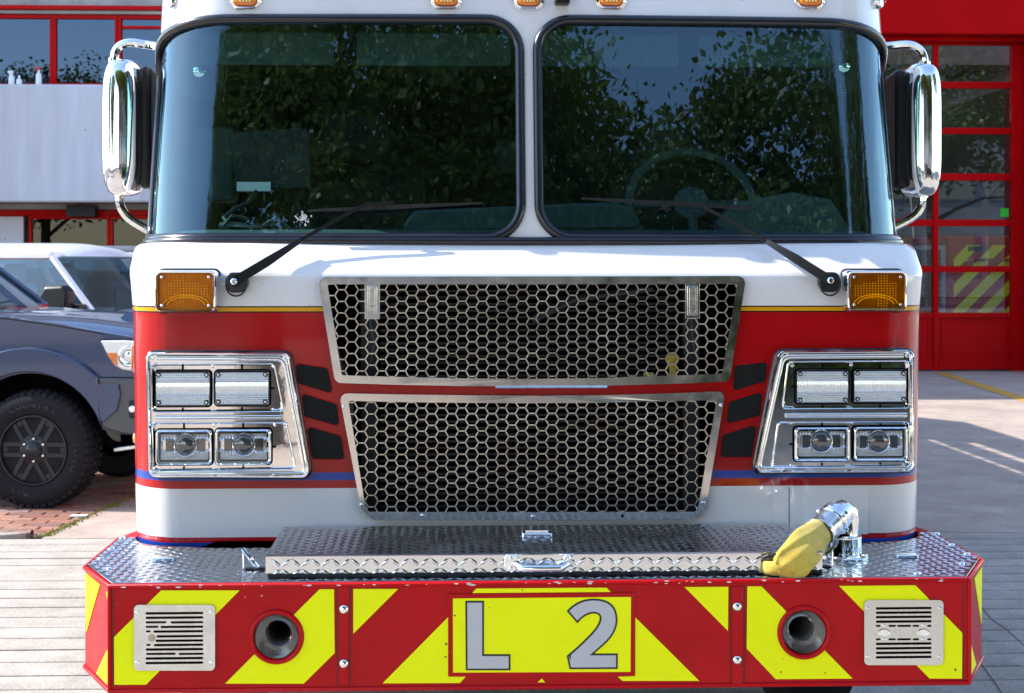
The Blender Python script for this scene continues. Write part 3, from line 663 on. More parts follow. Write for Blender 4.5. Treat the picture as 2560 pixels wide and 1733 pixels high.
# ---- roof front: clearance lights, camera, corner lights
def on_up(px, py):
    Y = .86
    for _ in range(5): p = U(px, py, Y); Y = P_up(p.x if abs(p.x) < .95 else math.copysign(.95+(abs(p.x)-.95)*1.25, p.x), p.z).y
    return U(px, py, Y)
for px in (615, 1115, 1321, 1527, 2023):
    p = on_up(px, 2); w_, h_ = .0455, .0285
    q = [(p.x-w_, p.z-h_), (p.x+w_, p.z-h_), (p.x+w_, p.z+h_), (p.x-w_, p.z+h_)]
    mb = MB(); pr = [(-.003, .03, 1), (-.003, -.004, 1), (0, -.006, 0), (.001, -.012, 0), (.006, -.016, 0), (.010, -.014, 0), (.011, -.010, 0)]
    rg = [fillet(inset(q, d), max(.004, .0275-d), 7) for d, _, _ in pr]
    for i in range(len(pr)-1): mb.strip(rg[i], p.y+pr[i][1], rg[i+1], p.y+pr[i+1][1], 1 if pr[i+1][2] else 0)
    o = mb.build('clearance_light', ['chrome', 'black_rubber'], T, 60)
    mb = MB(); ls = [(.0105, -.006), (.0108, -.018), (.013, -.024), (.018, -.027), (.024, -.028)]
    rg = [fillet(inset(q, d), max(.003, .0275-d), 7) for d, _ in ls]
    for i in range(len(ls)-1): mb.strip(rg[i], p.y+ls[i][1], rg[i+1], p.y+ls[i+1][1])
    mb.add([(a, p.y+ls[-1][1], b) for a, b in rg[-1]], [tuple(range(len(rg[-1])))]); mb.build('amber_lens', 'amber_solid', o, 60)
    for k in range(4): MB().box(p.x-.018+k*.010, p.x-.012+k*.010, p.y-.030, p.y-.027, p.z-.008, p.z+.006).build('led', 'amber_dot', o, 0)
p = on_up(1404, 2); c0 = MB().prism(fillet([(p.x-.024, p.z-.016), (p.x+.024, p.z-.016), (p.x+.02, p.z+.03), (p.x-.02, p.z+.03)], .006), p.y-.05, p.y+.02).build('roof_camera', 'black_plastic', T, bevel=.004)
MB().lathe([(.010, 0), (.010, .006), (.006, .008), (0, .008)], (p.x, p.y-.05, p.z+.004), (0, -1, 0), 14).build('camera_lens', 'lens_dark', c0)
for px in (432, 2195):
    p = on_up(px, 4); sg = -1 if px < 1000 else 1; Nn = N_up(sg*1.18, 2.48); Nn = -Nn if Nn.y > 0 else Nn
    o = MB().lathe([(.024, -.02), (.024, .006), (.020, .012), (.013, .014)], p, Nn, 18, sx=.75).build('corner_light', 'chrome', T); MB().lathe([(.0128, .013), (.010, .024), (0, .028)], p, Nn, 14, sx=.8).build('bulb_lens', 'lamp_glass', o)

# ---- wipers
def flatbar(path, w_, h_, mb):
    rows = []
    for i, p in enumerate(path):
        a = Vector(path[min(i+1, len(path)-1)])-Vector(path[max(0, i-1)]); a.normalize(); u = a.cross(Vector((0, 1, 0))).normalized(); v = u.cross(a)
        ww = w_[i] if isinstance(w_, list) else w_; hh = h_[i] if isinstance(h_, list) else h_
        rows.append([Vector(p)+u*ww+v*hh*.4, Vector(p)+u*ww*.7+v*hh, Vector(p)-u*ww*.7+v*hh, Vector(p)-u*ww+v*hh*.4, Vector(p)-u*ww-v*hh, Vector(p)+u*ww-v*hh])
    return mb.rings(rows, True, 0, True, True)
def wiper(pivot, arm, blade, br):
    pv = U(*pivot, .572); sg = 1 if arm[-1][0] > pivot[0] else -1
    base = MB().prism(fillet([(pv.x-.034*1, pv.z-.012), (pv.x-.02, pv.z-.034), (pv.x+.02, pv.z-.034), (pv.x+sg*0+.036, pv.z-.012), (pv.x+.030, pv.z+.026), (pv.x-.030, pv.z+.026)], .022), .560, .60)
    o = base.build('wiper', 'black_rubber', T, 60, bevel=.004)
    MB().tube([(pv.x+.030*math.cos(a), .556, pv.z-.012+.032*math.sin(a)) for a in [R(180+i*180/14) for i in range(15)]], .003, 6).build('washer_hose', 'black_rubber', o)
    pts = [U(a, b, y) for a, b, y in arm]
    flatbar([pts[0]+(pts[0]-pts[1]).normalized()*.012]+pts[:3], [.012, .014, .0135, .007], .009, MB()).build('arm_head', 'black_plastic', o, 40)
    flatbar(pts[2:], .0055, .004, MB()).build('arm_rod', 'black_plastic', o, 40)
    MB().lathe([(.011, -.006), (.010, .006), (.006, .009), (0, .009)], (pts[0].x, pts[0].y-.008, pts[0].z), (0, -1, 0), 12).build('pivot_nut', 'chrome', o)
    b0, b1 = U(*blade[0]), U(*blade[1]); mid = b0.lerp(b1, .45)
    flatbar([b0, b0.lerp(b1, .2), mid, b0.lerp(b1, .8), b1], [.003, .005, .007, .005, .003], .005, MB()).build('blade', 'black_rubber', o, 40)
    e = U(*br); MB().box(e.x-.018, e.x+.018, e.y-.004, e.y+.004, e.z-.010, e.z-.004).box(e.x-.010, e.x+.010, e.y-.007, e.y+.003, e.z-.006, e.z+.012).build('blade_clip', 'black_plastic', o, 0, bevel=.001)
wiper((592, 703), [(586, 704, .548), (668, 655, .575), (752, 601, .640), (840, 550, .672), (914, 511, .690), (985, 507, .698)], [(768, 527, .705), (1207, 508, .712)], (946, 516, .700))
wiper((2072, 702), [(2074, 701, .548), (1990, 648, .575), (1918, 605, .640), (1830, 555, .672), (1747, 512, .690), (1680, 508, .698)], [(1885, 522, .716), (1453, 496, .705)], (1662, 517, .700))
# bird dropping on the glass
bd = MB(); c = U(757, 546, .715)
for i in range(60):
    a = random.uniform(0, 6.28); r_ = abs(random.gauss(0, .012)); x, z = c.x+r_*math.cos(a)*1.4, c.z+r_*math.sin(a); s_ = random.uniform(.001, .004)
    y = P_up(x, z).y-.001; bd.add([(x+s_*math.cos(k), y, z+s_*math.sin(k)*random.uniform(.6, 1.6)) for k in (0, 1.2, 2.5, 3.8, 5.1)], [(0, 1, 2, 3, 4)])
bd.build('dropping', 'bird_dirt', T, 0, kind='stuff')

# ---- grilles
def clipseg(a, b, poly):
    ia, ib = inside(a, poly), inside(b, poly)
    if ia and ib: return a, b
    if not ia and not ib: return None
    best = None
    for i in range(len(poly)):
        p, q = poly[i-1], poly[i]; d1 = (b[0]-a[0], b[1]-a[1]); d2 = (q[0]-p[0], q[1]-p[1]); den = d1[0]*d2[1]-d1[1]*d2[0]
        if abs(den) < 1e-12: continue
        t = ((p[0]-a[0])*d2[1]-(p[1]-a[1])*d2[0])/den; u = ((p[0]-a[0])*d1[1]-(p[1]-a[1])*d1[0])/den
        if 0 <= t <= 1 and 0 <= u <= 1: best = t
    if best is None: return None
    c = (a[0]+best*(b[0]-a[0]), a[1]+best*(b[1]-a[1])); return (a, c) if ia else (c, b)
def hexmesh(poly, y0, y1, Rr, x0, z0, wd=.0017, block=()):
    mb = MB(); xs = [p[0] for p in poly]; zz = [p[1] for p in poly]; seen = set(); H = math.sqrt(3)*Rr
    ic = int((min(xs)-x0)/(1.5*Rr))-2
    while x0+ic*1.5*Rr < max(xs)+Rr:
        jc = int((min(zz)-z0)/H)-2
        while z0+jc*H < max(zz)+H:
            cx, cz = x0+ic*1.5*Rr, z0+jc*H+(H/2 if ic % 2 else 0)
            pt = [(cx+Rr*math.cos(R(60*k)), cz+Rr*math.sin(R(60*k))) for k in range(6)]
            for k in range(6):
                a, b = pt[k], pt[(k+1) % 6]; key = tuple(sorted([(round(a[0], 4), round(a[1], 4)), (round(b[0], 4), round(b[1], 4))]))
                if key in seen: continue
                seen.add(key); s_ = clipseg(a, b, poly)
                if not s_: continue
                if any(inside(((s_[0][0]+s_[1][0])/2, (s_[0][1]+s_[1][1])/2), q) for q in block): continue
                a, b = Vector(s_[0]), Vector(s_[1])
                if (b-a).length < .002: continue
                d = (b-a).normalized(); nn = Vector((-d.y, d.x))*wd; a -= d*wd*.57; b += d*wd*.57
                q = [a-nn, b-nn, b+nn, a+nn]; mb.prism([(v.x, v.y) for v in q], y0, y1)
            jc += 1
        ic += 1
    return mb
HR = .01995
def grille(outer, inner, name, x0, z0, fr, block=()):
    o = MB().prism(fillet(outer, fr, 5), .561, .579, 0, [fillet(inner, .006, 3)]).build(name, 'polished_steel', T, 30)
    hexmesh(inset(inner, -.004), .566, .570, HR, x0, z0, block=block).build('hex_mesh', 'grille_steel', o, 0)
    return o
blk = [UXZ([(912, 705), (950, 705), (950, 798), (912, 798)], .566), UXZ([(1713, 705), (1749, 705), (1749, 796), (1713, 796)], .566)]
h0 = U(1005, 725+14, .566)
ug = grille(UG, UGi, 'upper_grille', h0.x, h0.z, [.022, .022, .022]+[.004]*5+[.022], blk)
for bq, lx in ((blk[0], (918, 943, 715, 791)), (blk[1], (1718, 1744, 715, 790))):
    MB().prism([(p[0], p[1]) for p in bq], .563, .5705).build('latch_plate', 'polished_steel', ug, 0, bevel=.001)
    a, b = U(lx[0], lx[3], .56), U(lx[1], lx[2], .56)
    MB().prism(rrect(a.x, b.x, a.z, b.z, .004), .555, .5628).build('paddle_latch', 'brushed_steel', ug, 30, bevel=.001)
    MB().prism(rrect(a.x+.006, b.x-.006, a.z+.006, b.z-.005, .004), .5525, .5548).build('latch_paddle', 'brushed_steel', ug, 30, bevel=.0008)
    MB().box(a.x+.006, b.x-.006, .5519, .5524, a.z+.030, a.z+.031).build('latch_seam', 'black_plastic', ug, 0)
h0 = U(1004, 1064, .566)
lg = grille(LG, LGi, 'lower_grille', h0.x, h0.z, [.02]+[.004]*5+[.02, .012, .02, .004, .02, .012])
for q in ((859, 1017), (1803, 1013), (904, 1262), (1758, 1257), (1332, 1292), (1056, 1289), (1556, 1290)): screw(lg, U(*q, .5605), .0055, m='black_plastic' if q[0] == 1556 else 'chrome')
hg = MB(); a, b = U(1238, 968, .563), U(1518, 968, .563)
for i in range(7): hg.tube([(lerp(a.x, b.x, i/7)+.0006, .560, a.z), (lerp(a.x, b.x, (i+1)/7)-.0006, .560, a.z)], .0042, 8)
hg.build('piano_hinge', 'polished_steel', ug)
# engine bay behind the grilles
eb = MB(); eb.box(-.72, .72, .95, .97, .86, 1.62); eb.box(-.72, .72, .60, .95, .845, .86); eb.box(-.72, .72, .60, .95, 1.607, 1.615); eb.box(-.73, -.71, .60, .95, .86, 1.615); eb.box(.71, .73, .60, .95, .86, 1.615)
EB = eb.build('engine_bay', 'dark_void', T, 0)
rf = MB()
for i in range(36): rf.box(-.46, .46, .70, .725, .89+i*.0200, .8965+i*.0200)
rf.build('radiator_fins', 'radiator_black', EB, 0, kind='stuff')
for x_ in (-.52, .47): MB().box(x_, x_+.05, .68, .76, .87, 1.60).build('radiator_frame', 'radiator_black', EB, 0, bevel=.004)
MB().tube([(-.60, .66, 1.40), (-.55, .65, 1.25), (-.56, .66, 1.0)], .018, 8).build('coolant_hose', 'black_rubber', EB)
MB().tube([U(1630, 720, .68), U(1440, 745, .66), U(1330, 800, .66)], .014, 8).build('coolant_hose', 'black_rubber', EB)
MB().tube([U(925, 800, .6), U(935, 860, .62), U(925, 915, .64), U(905, 932, .65)], .003, 6).build('release_cable', 'interior_grey', EB)
MB().tube([U(1728, 798, .6), U(1733, 860, .62), U(1745, 905, .62)], .003, 6).build('release_cable', 'interior_grey', EB)
p = U(1680, 905, .66); mb = MB(); mb.lathe([(.018, 0), (.02, .006), (.02, .018), (.012, .024)], (p.x, p.y, p.z), (.2, -.3, 1), 10); mb.box(p.x-.008, p.x+.012, p.y-.006, p.y+.006, p.z-.06, p.z); mb.build('filler_cap', 'hose_yellow', EB, 30)
p = U(1625, 938, .66); MB().box(p.x-.02, p.x+.012, p.y-.006, p.y+.006, p.z-.02, p.z+.008).build('dipstick_handle', 'hose_yellow', EB, 0, bevel=.003)

# ---- black vents beside the grilles
for q in ([(739, 909), (818, 921), (832, 985), (745, 958)], [(753, 983), (841, 1011), (848, 1066), (761, 1041)], [(767, 1066), (851, 1090), (861, 1149), (780, 1147)],
          [(1837, 915), (1919, 905), (1914, 953), (1832, 979)], [(1822, 1006), (1906, 979), (1900, 1039), (1816, 1061)], [(1807, 1088), (1892, 1061), (1879, 1143), (1801, 1143)]):
    poly = UXZ(q, .576); v = MB().prism(fillet(poly, .010, 5), .5765, .582).build('vent', 'vent_black', T, 30, bevel=.001)
    MB().prism(fillet(inset(poly, -.003), .012, 5), .5785, .5795, 0, [fillet(inset(poly, -.0002), .010, 5)]).build('vent_rim', 'red_paint', v, 30)

# ---- access panel, right lower white
q = UXZ([(1933, 1217), (2173, 1217), (2173, 1336), (1933, 1336)], .578)
acp = MB().prism(fillet(q, .008), .5782, .5796).build('access_panel', 'white_paint', T, 30, bevel=.0008)
q = UXZ([(1972, 1219), (1974, 1219), (1974, 1335), (1972, 1335)], .578); MB().prism(q, .5776, .5781).build('panel_seam', 'interior_grey', acp, 0)

# ---- headlight clusters
def ring_loft(mb, corner, prof, mi=0, n=6):
    rg = [fillet(inset(corner, d), r, n) for d, y, r in prof]
    for i in range(len(prof)-1): mb.strip(rg[i], prof[i][1], rg[i+1], prof[i+1][1], mi)
    return rg[-1]
def ribbed(x0, x1, z0, z1, y, nx, bands):
    """glass-block relief: fine vertical ribs broken by horizontal steps"""
    xs = []
    for i in range(nx): xs += [(lerp(x0, x1, i/nx), 0), (lerp(x0, x1, (i+.5)/nx), 1)]
    xs.append((x1, 0)); zz = [z0]
    for a, b, k in bands:
        for j in range(k*2+1): zz.append((lerp(z0, z1, lerp(a, b, j/(2*k))), j % 2))
    zz = [(q if isinstance(q, tuple) else (q, 0)) for q in zz]; rows = []
    for z, h in zz: rows.append([(x, y-.0016*c-.0034*h, z) for x, c in xs])
    return MB().rings(rows, False)
def cluster(q, ur, lr, ups, los, projs):
    cor = UXZ(q, .548); out = MB()
    pr = [(0, .66, .022), (0, .556, .022), (.001, .5495, .021), (.003, .5465, .020), (.0055, .5465, .019), (.008, .5500, .018), (.0098, .5560, .017), (.0112, .5590, .016), (.012, .5595, .016)]
    last = ring_loft(out, cor, pr)
    U_, L_ = UXZ(ur, .555), UXZ(lr, .555); ru = fillet(inset(U_, -.0035), .014, 6); rl = fillet(inset(L_, -.0035), .014, 6)
    out.prism(last, .5595, .5596, 0, [ru, rl], cap1=False)
    for c_ in (U_, L_):
        e = ring_loft(out, c_, [(-.0035, .5595, .014), (-.003, .5545, .014), (-.0015, .5520, .013), (0, .5530, .012), (.0015, .5585, .011), (.003, .566, .010), (.005, .5675, .009)])
        out.add([(a, .5675, b) for a, b in e], [tuple(range(len(e)))])
    # rolled channel pressed into the bezel: along the top, the slanted inner side and the bottom, and between the lamp pairs
    lf = q[0][0] < 1000; ci = inset(cor, .0185); cb = inset(cor, .0125)
    rl_ = [ci[0], ci[1], cb[2], cb[3]] if lf else [ci[1], ci[0], cb[3], cb[2]]
    rl_[0] = (rl_[0][0]+(.012 if lf else -.012), rl_[0][1]); rl_[3] = (rl_[3][0]+(.012 if lf else -.012), rl_[3][1]); pth = []
    V_ = [Vector(p_) for p_ in rl_]; pth = [V_[0], V_[0].lerp(V_[1], .5)]
    for k_ in (1, 2):
        a_, m_, c_ = V_[k_-1], V_[k_], V_[k_+1]; d1_, d2_ = (a_-m_).normalized()*.024, (c_-m_).normalized()*.024
        pth += [(m_+d1_)*(1-t_)**2+m_*2*t_*(1-t_)+(m_+d2_)*t_*t_ for t_ in (0, .2, .4, .6, .8, 1)]
    pth += [V_[2].lerp(V_[3], .5), V_[3]]
    RL = MB().tube([(p_.x, .5595, p_.y) for p_ in pth], .0075, 12)
    zm = (sum(p_[1] for p_ in UXZ([ur[2], ur[3], lr[0], lr[1]], .555)))/4; xa, xb = UXZ([ur[3]], .555)[0][0]+.008, UXZ([ur[2]], .555)[0][0]-.004
    RM = MB().tube([(xa, .5595, zm), (xb, .5595, zm)], .0072, 12)
    o = out.build('headlight_cluster', 'chrome', T, 45); RL.build('bezel_roll', 'chrome', o, 60); RM.build('bezel_roll', 'chrome', o, 60)
    MB().strip(fillet(inset(cor, -.0045), .026, 6), .66, fillet(inset(cor, -.0045), .026, 6), .566).strip(fillet(inset(cor, -.0045), .026, 6), .566, fillet(inset(cor, .0005), .022, 6), .561).build('bezel_gasket', 'gasket_rubber', o, 40)
    for (px0, py0, px1, py1) in ups:
        a, b = U(px0, py1, .556), U(px1, py0, .556); c4 = [(a.x, a.z), (b.x, a.z), (b.x, b.z), (a.x, b.z)]
        MB().prism(fillet(inset(c4, -.0035), .014), .5655, .5672).build('lamp_gap_shade', 'dark_void', o, 30)  # flat black plate painted in for the shaded gap round the lamp
        mb = MB(); ring_loft(mb, c4, [(0, .5655, .012), (0, .557, .012), (.001, .5545, .011), (.0028, .5545, .010), (.0038, .558, .009)]); mb.build('warning_lamp', 'black_plastic', o, 40)
        ribbed(a.x+.0037, b.x-.0037, a.z+.0037, b.z-.0037, .5562, 34, [(.0, .34, 5), (.36, .66, 1), (.68, .98, 4)]).build('lamp_lens', 'lamp_white', o, 25)
        MB().prism(fillet(inset(c4, .0040), .009), .5520, .5526).build('lens_cover', 'lamp_glass', o, 30)
        for sx in (a.x+.012, b.x-.012):
            for sz in (a.z+.012, b.z-.012):
                MB().lathe([(.0075, -.004), (.0075, .0005), (.006, .0015)], (sx, .5535, sz), (0, -1, 0), 14).build('screw_boss', 'black_plastic', o); screw(o, (sx, .5515, sz), .0036)
    for (px0, py0, px1, py1), (cx, cy) in zip(los, projs):
        a, b = U(px0, py1, .556), U(px1, py0, .556); c4 = [(a.x, a.z), (b.x, a.z), (b.x, b.z), (a.x, b.z)]
        MB().prism(fillet(inset(c4, -.0035), .014), .5655, .5672).build('lamp_gap_shade', 'dark_void', o, 30)  # same black plate, shade of the gap put in as colour
        mb = MB(); ring_loft(mb, c4, [(0, .5655, .012), (0, .553, .012), (.0015, .549, .0115), (.004, .5475, .011), (.007, .549, .010), (.0085, .556, .009)]); mb.build('headlamp_ring', 'chrome', o, 40)
        mb = MB(); e = ring_loft(mb, c4, [(.0083, .556, .008), (.0095, .566, .006), (.011, .5664, .005)]); mb.add([(x, .5664, z) for x, z in e], [tuple(range(len(e)))]); mb.build('headlamp_bowl', 'lamp_white', o, 40)
        pc = U(cx, cy, .556); rp = .0305
        ribbed(a.x+.013, b.x-.013, a.z+.013, b.z-.013, .5655, 60, [(.0, .16, 2), (.18, .82, 1), (.84, .99, 2)]).build('reflector', 'lamp_reflector', o, 25)
        fl = MB()    # fluted bowl around the projector
        for sgn in (-1, 1):
            for k in range(5):
                x = pc.x+sgn*(.030+k*.0095)
                for sz in (-1, 1): fl.lathe([(.0048, 0), (.0048, .020-.002*k), (.0025, .023-.002*k)], (x, .5625, pc.z+sz*.008), (sgn*.25, .25, sz), 8)
        fl.build('reflector_flutes', 'chrome', o, 40)
        for sgn in (-1, 1):
            sh = MB(); x = pc.x+sgn*.047; sh.prism(fillet([(x-.011, pc.z-.019), (x+.011, pc.z-.019), (x+.011, pc.z+.019), (x-.011, pc.z+.019)], .003), .552, .5605); sh.build('lamp_shade', 'lens_dark', o, 30, bevel=.001)
            MB().box(min(x, x+sgn*.02), max(x, x+sgn*.02), .5565, .5615, pc.z-.014, pc.z+.014).build('side_reflector', 'chrome', o, 0, bevel=.001)
        MB().lathe([(rp*1.18, -.004), (rp*1.2, .006), (rp*1.1, .012), (rp*.98, .010), (rp*.95, .006)], (pc.x, .562, pc.z), (0, -1, 0), 32).build('projector_ring', 'chrome', o, 50)
        MB().lathe([(rp*.97, 0)]+[(rp*.97*math.cos(R(t)), .011*math.sin(R(t))) for t in (15, 30, 45, 60, 75)]+[(0, .011)], (pc.x, .555, pc.z), (0, -1, 0), 32).build('projector_lens', 'lens_dark', o, 80)
        MB().prism(fillet(inset(c4, .0085), .008), .5490, .5496).build('headlamp_cover', 'lamp_glass', o, 30)
    for grp, lo in ((ups, 0), (los, 1)):       # mounting tabs, slots and screws around each lamp pair
        (a0, b0, a1, b1), (c0_, d0, c1_, d1) = grp; m1 = (a1+c0_)/2
        for (x, y) in ((a0-9, b0-9), (m1, b0-11), (c1_+9, d0-9), (a0-7, b1+9), (m1, d1+11), (c1_+8, d1+9)): screw(o, U(x, y, .5672), .0048)
        for (x, y) in (((a0+a1)/2, b0-8), ((c0_+c1_)/2, d0-8), ((a0+a1)/2, b1+9), ((c0_+c1_)/2, d1+9)):
            p = U(x, y, .567); MB().prism(rrect(p.x-.003, p.x+.003, p.z-.0075, p.z+.0075, .0025, 3), .5664, .5674).build('slot', 'dark_void', o, 0)
        for (x, y) in ((a0-8, (b0+b1)/2), (c1_+8, (d0+d1)/2)):
            p = U(x, y, .567); MB().prism(rrect(p.x-.006, p.x+.006, p.z-.003, p.z+.003, .0025, 3), .5664, .5674).build('slot', 'dark_void', o, 0)
    for i, (x, z) in enumerate(inset(cor, .019)): screw(o, (x, .5592, z), .0055)
cluster([(364, 880), (723, 882), (777, 1196), (371, 1194)], [(380, 911), (684, 910), (708, 1028), (382, 1030)], [(382, 1058), (714, 1057), (739, 1172), (386, 1178)],
        [(387, 927, 527, 1017), (536, 926, 674, 1015)], [(389, 1074, 531, 1163), (538, 1072, 678, 1162)], [(464, 1113), (610, 1112)])
cluster([(1946, 877), (2286, 874), (2289, 1181), (1884, 1184)], [(1972, 905), (2271, 903), (2271, 1020), (1957, 1021)], [(1947, 1056), (2271, 1056), (2271, 1165), (1929, 1170)],
        [(1990, 924, 2123, 1010), (2133, 923, 2268, 1008)], [(1986, 1067, 2124, 1154), (2133, 1066, 2269, 1153)], [(2053, 1103), (2196, 1104)])

# ---- amber warning lights on the white corners
for (x0, y0, x1, y1) in ((393, 683, 534, 774), (2123, 683, 2262, 772)):
    a, b = U(x0, y1, .532), U(x1, y0, .532); c4 = inset([(a.x, a.z), (b.x, a.z), (b.x, b.z), (a.x, b.z)], -.006)
    mb = MB(); ring_loft(mb, c4, [(-.004, .66, .018), (-.004, .575, .018), (-.002, .545, .017), (0, .533, .016), (.002, .530, .015), (.005, .531, .013), (.007, .536, .012)])
    o = mb.build('amber_warning_light', 'chrome', T, 45)
    mb = MB(); ring_loft(mb, c4, [(-.008, .66, .022), (-.008, .586, .022), (-.004, .582, .02)]); mb.build('mount_gasket', 'black_rubber', o, 45)
    MB().prism(fillet(inset(c4, .006), .012), .550, .556).build('reflector', 'amber_base', o, 30)
    cx, cz = (a.x+b.x)/2, (a.z+b.z)/2; dt = MB()
    for i in range(-8, 9):
        for j in range(-6, 7):
            s_ = -1 if x0 < 1000 else 1
            if abs(j) <= 2+(i*s_ > -5)*1 and abs(i) <= 7 or (abs(i*s_-2.5) < 1.6 and abs(j) <= 6): dt.lathe([(.0026, 0), (.0018, .0022), (0, .0028)], (cx+i*.0088, .549, cz+j*.0075), (0, -1, 0), 6)
    dt.build('led_array', 'amber_dot', o, 40, kind='stuff')
    for k, rr in enumerate((.055, .045)): MB().tube([(cx+rr*1.25*math.cos(R(t)), .546, cz-.045+rr*.62*math.sin(R(t))) for t in range(10, 171, 10)], .0022, 6).build('reflector_ridge', 'amber_dot', o)
    mb = MB(); e = ring_loft(mb, c4, [(.0068, .548, .011), (.0075, .531, .011), (.010, .5275, .010)]); mb.add([(x, .5275, z) for x, z in e], [tuple(range(len(e)))]); mb.build('amber_lens', 'amber_glass', o, 30)
    for x in (c4[0][0]+.020, c4[1][0]-.020):
        for z in (c4[0][1]+.018, c4[2][1]-.018): screw(o, (x, .5265, z), .0045)

# ---- mirrors
def mirror(cx0, cx1, cy0, cy1, sg, top, bot):
    Yc = 1.25; a, b = U(cx0, cy1, Yc), U(cx1, cy0, Yc); xc, hw = (a.x+b.x)/2, (b.x-a.x)/2; zc, hh = (a.z+b.z)/2, (b.z-a.z)/2
    rows = []; N = 44
    def ring(y, sx, sz, p=3.6):
        r_ = []
        for i in range(N):
            t = 2*math.pi*i/N; c, s_ = math.cos(t), math.sin(t)
            r_.append((xc+hw*sx*math.copysign(abs(c)**(2/p), c), y, zc+hh*sz*math.copysign(abs(s_)**(2/(p*1.3)), s_)))
        return r_
    prof = [(Yc-.085, .05, .60), (Yc-.083, .35, .80), (Yc-.074, .62, .90), (Yc-.055, .84, .965), (Yc-.025, .97, .995), (Yc, 1, 1), (Yc+.04, 1.0, .998), (Yc+.075, .985, .99)]
    o = MB().rings([ring(*q) for q in prof], True, 0, True).build('mirror', 'chrome', T, 70)
    MB().rings([ring(Yc+.075, .985, .99), ring(Yc+.078, .93, .97), ring(Yc+.070, .90, .955)], True, 0, False, True).build('mirror_glass_frame', 'black_plastic', o, 30)
    # dark inner flank towards the cab
    fx = xc-sg*hw
    MB().prism_x(fillet([(Yc-.02, zc-hh*.90), (Yc+.14, zc-hh*.86), (Yc+.15, zc+hh*.86), (Yc-.02, zc+hh*.93)], .03), fx-sg*.030, fx+sg*.012).build('mirror_back', 'black_plastic', o, 30, bevel=.015)
    def arm(pts):
        P = [U(*q) for q in pts]; C = []
        for i in range(len(P)-1):
            p0, p1, p2, p3 = P[max(0, i-1)], P[i], P[i+1], P[min(len(P)-1, i+2)]
            for k in range(6):
                t = k/6; C.append(.5*((2*p1)+(p2-p0)*t+(2*p0-5*p1+4*p2-p3)*t*t+(3*p1-p0-3*p2+p3)*t**3))
        return C+[P[-1]]
    MB().tube(arm(top), .0145, 10).build('mirror_arm', 'chrome', o); MB().tube(arm(bot), .0145, 10).build('mirror_arm', 'chrome', o)
    for q in (top[0], bot[0]):
        p = U(*q); MB().lathe([(.02, -.008), (.02, .008)], p, (0, 0, 1), 12).build('arm_collar', 'chrome', o)
mirror(258, 357, 150, 490, -1, [(286, 152, 1.25), (288, 132, 1.25), (300, 115, 1.25), (325, 107, 1.25), (360, 111, 1.26), (400, 117, 1.28)], [(300, 484, 1.25), (300, 505, 1.25), (306, 525, 1.25), (330, 552, 1.25), (400, 592, 1.26)])
mirror(2258, 2348, 160, 492, 1, [(2311, 160, 1.25), (2308, 140, 1.25), (2296, 122, 1.25), (2268, 112, 1.25), (2205, 118, 1.28)], [(2305, 488, 1.25), (2304, 506, 1.25), (2298, 525, 1.25), (2275, 548, 1.25), (2215, 578, 1.26)])

# ---- side marker lamps and steps
for px, py, sg in ((334, 1095, -1), (2293, 1085, 1)):
    p = U(px, py, .84); MB().lathe([(.022, -.02), (.024, 0), (.022, .012), (.014, .022), (0, .025)], (sg*1.214, .84, p.z), (sg, 0, 0), 16).build('side_marker_lamp', 'amber_solid', T, 60)
p = U(2300, 890, .95); o = MB().prism_x(rrect(.88, 1.02, p.z-.05, p.z+.055, .012), 1.215, 1.245).build('turn_signal', 'chrome', T, 30, bevel=.004); MB().prism_x(rrect(.895, 1.005, p.z-.038, p.z+.043, .01), 1.2452, 1.256).build('signal_lens', 'amber_solid', o, 30, bevel=.003)
o = MB().prism_x(rrect(.88, 1.02, p.z-.05, p.z+.055, .012), -1.245, -1.215).build('turn_signal', 'chrome', T, 30, bevel=.004); MB().prism_x(rrect(.895, 1.005, p.z-.038, p.z+.043, .01), -1.256, -1.2452).build('signal_lens', 'amber_solid', o, 30, bevel=.003)
for sg, y0, y1 in ((-1, 1212, 1281), (1, 1206, 1267)):
    zt, zb_ = U(340, y0, .95).z, U(340, y1, .95).z; MB().box(min(sg*1.212, sg*1.246), max(sg*1.212, sg*1.246), .92, 1.05, zb_, zt).build('grab_plate', 'polished_steel', T, 30, bevel=.008)

# ================ bumper
ZP = .8245
hornL, hornR = U(200+1427/2.905, 1240+1022/2.905, 0), U(1660+993/2.834, 1240+965/2.834, 0)
hl, hr = circ(hornL.x, hornL.z, .0615, 36), circ(hornR.x, hornR.z, .0615, 36)
bm = MB(); bm.prism([(-1.133, .541), (1.133, .541), (1.133, .818), (-1.133, .818)], 0, .012, 0, [hl, hr])
for sg in (-1, 1):
    a, b = Vector((sg*1.1335, 0)), Vector((sg*1.255, .26)); c = Vector((sg*1.255, .72))
    for p_, q_ in ((a, b), (b, c)):
        bm.add([(p_.x, p_.y, .541), (q_.x, q_.y, .541), (q_.x, q_.y, .818), (p_.x, p_.y, .818), (p_.x*.99, p_.y+.012, .541), (q_.x*.99, q_.y+.012, .541), (q_.x*.99, q_.y+.012, .818), (p_.x*.99, p_.y+.012, .818)], [(0, 1, 2, 3), (4, 7, 6, 5), (0, 4, 5, 1), (3, 2, 6, 7), (1, 5, 6, 2), (0, 3, 7, 4)])
BP = bm.build('bumper', 'red_paint', T, 30)
outl = [(-1.133, 0), (1.133, 0), (1.255, .26), (1.255, .72)]
lip = MB(); full = [(-1.255, .72), (-1.255, .26), (-1.133, 0), (1.133, 0), (1.255, .26), (1.255, .72)]
for zl, nm in ((.8165, 'top_lip'), (.5425, 'bottom_lip')):
    MB().tube([(x*1.0015, y-.001, zl) for x, y in full], .0062, 8).build(nm, 'red_paint', BP, 50)
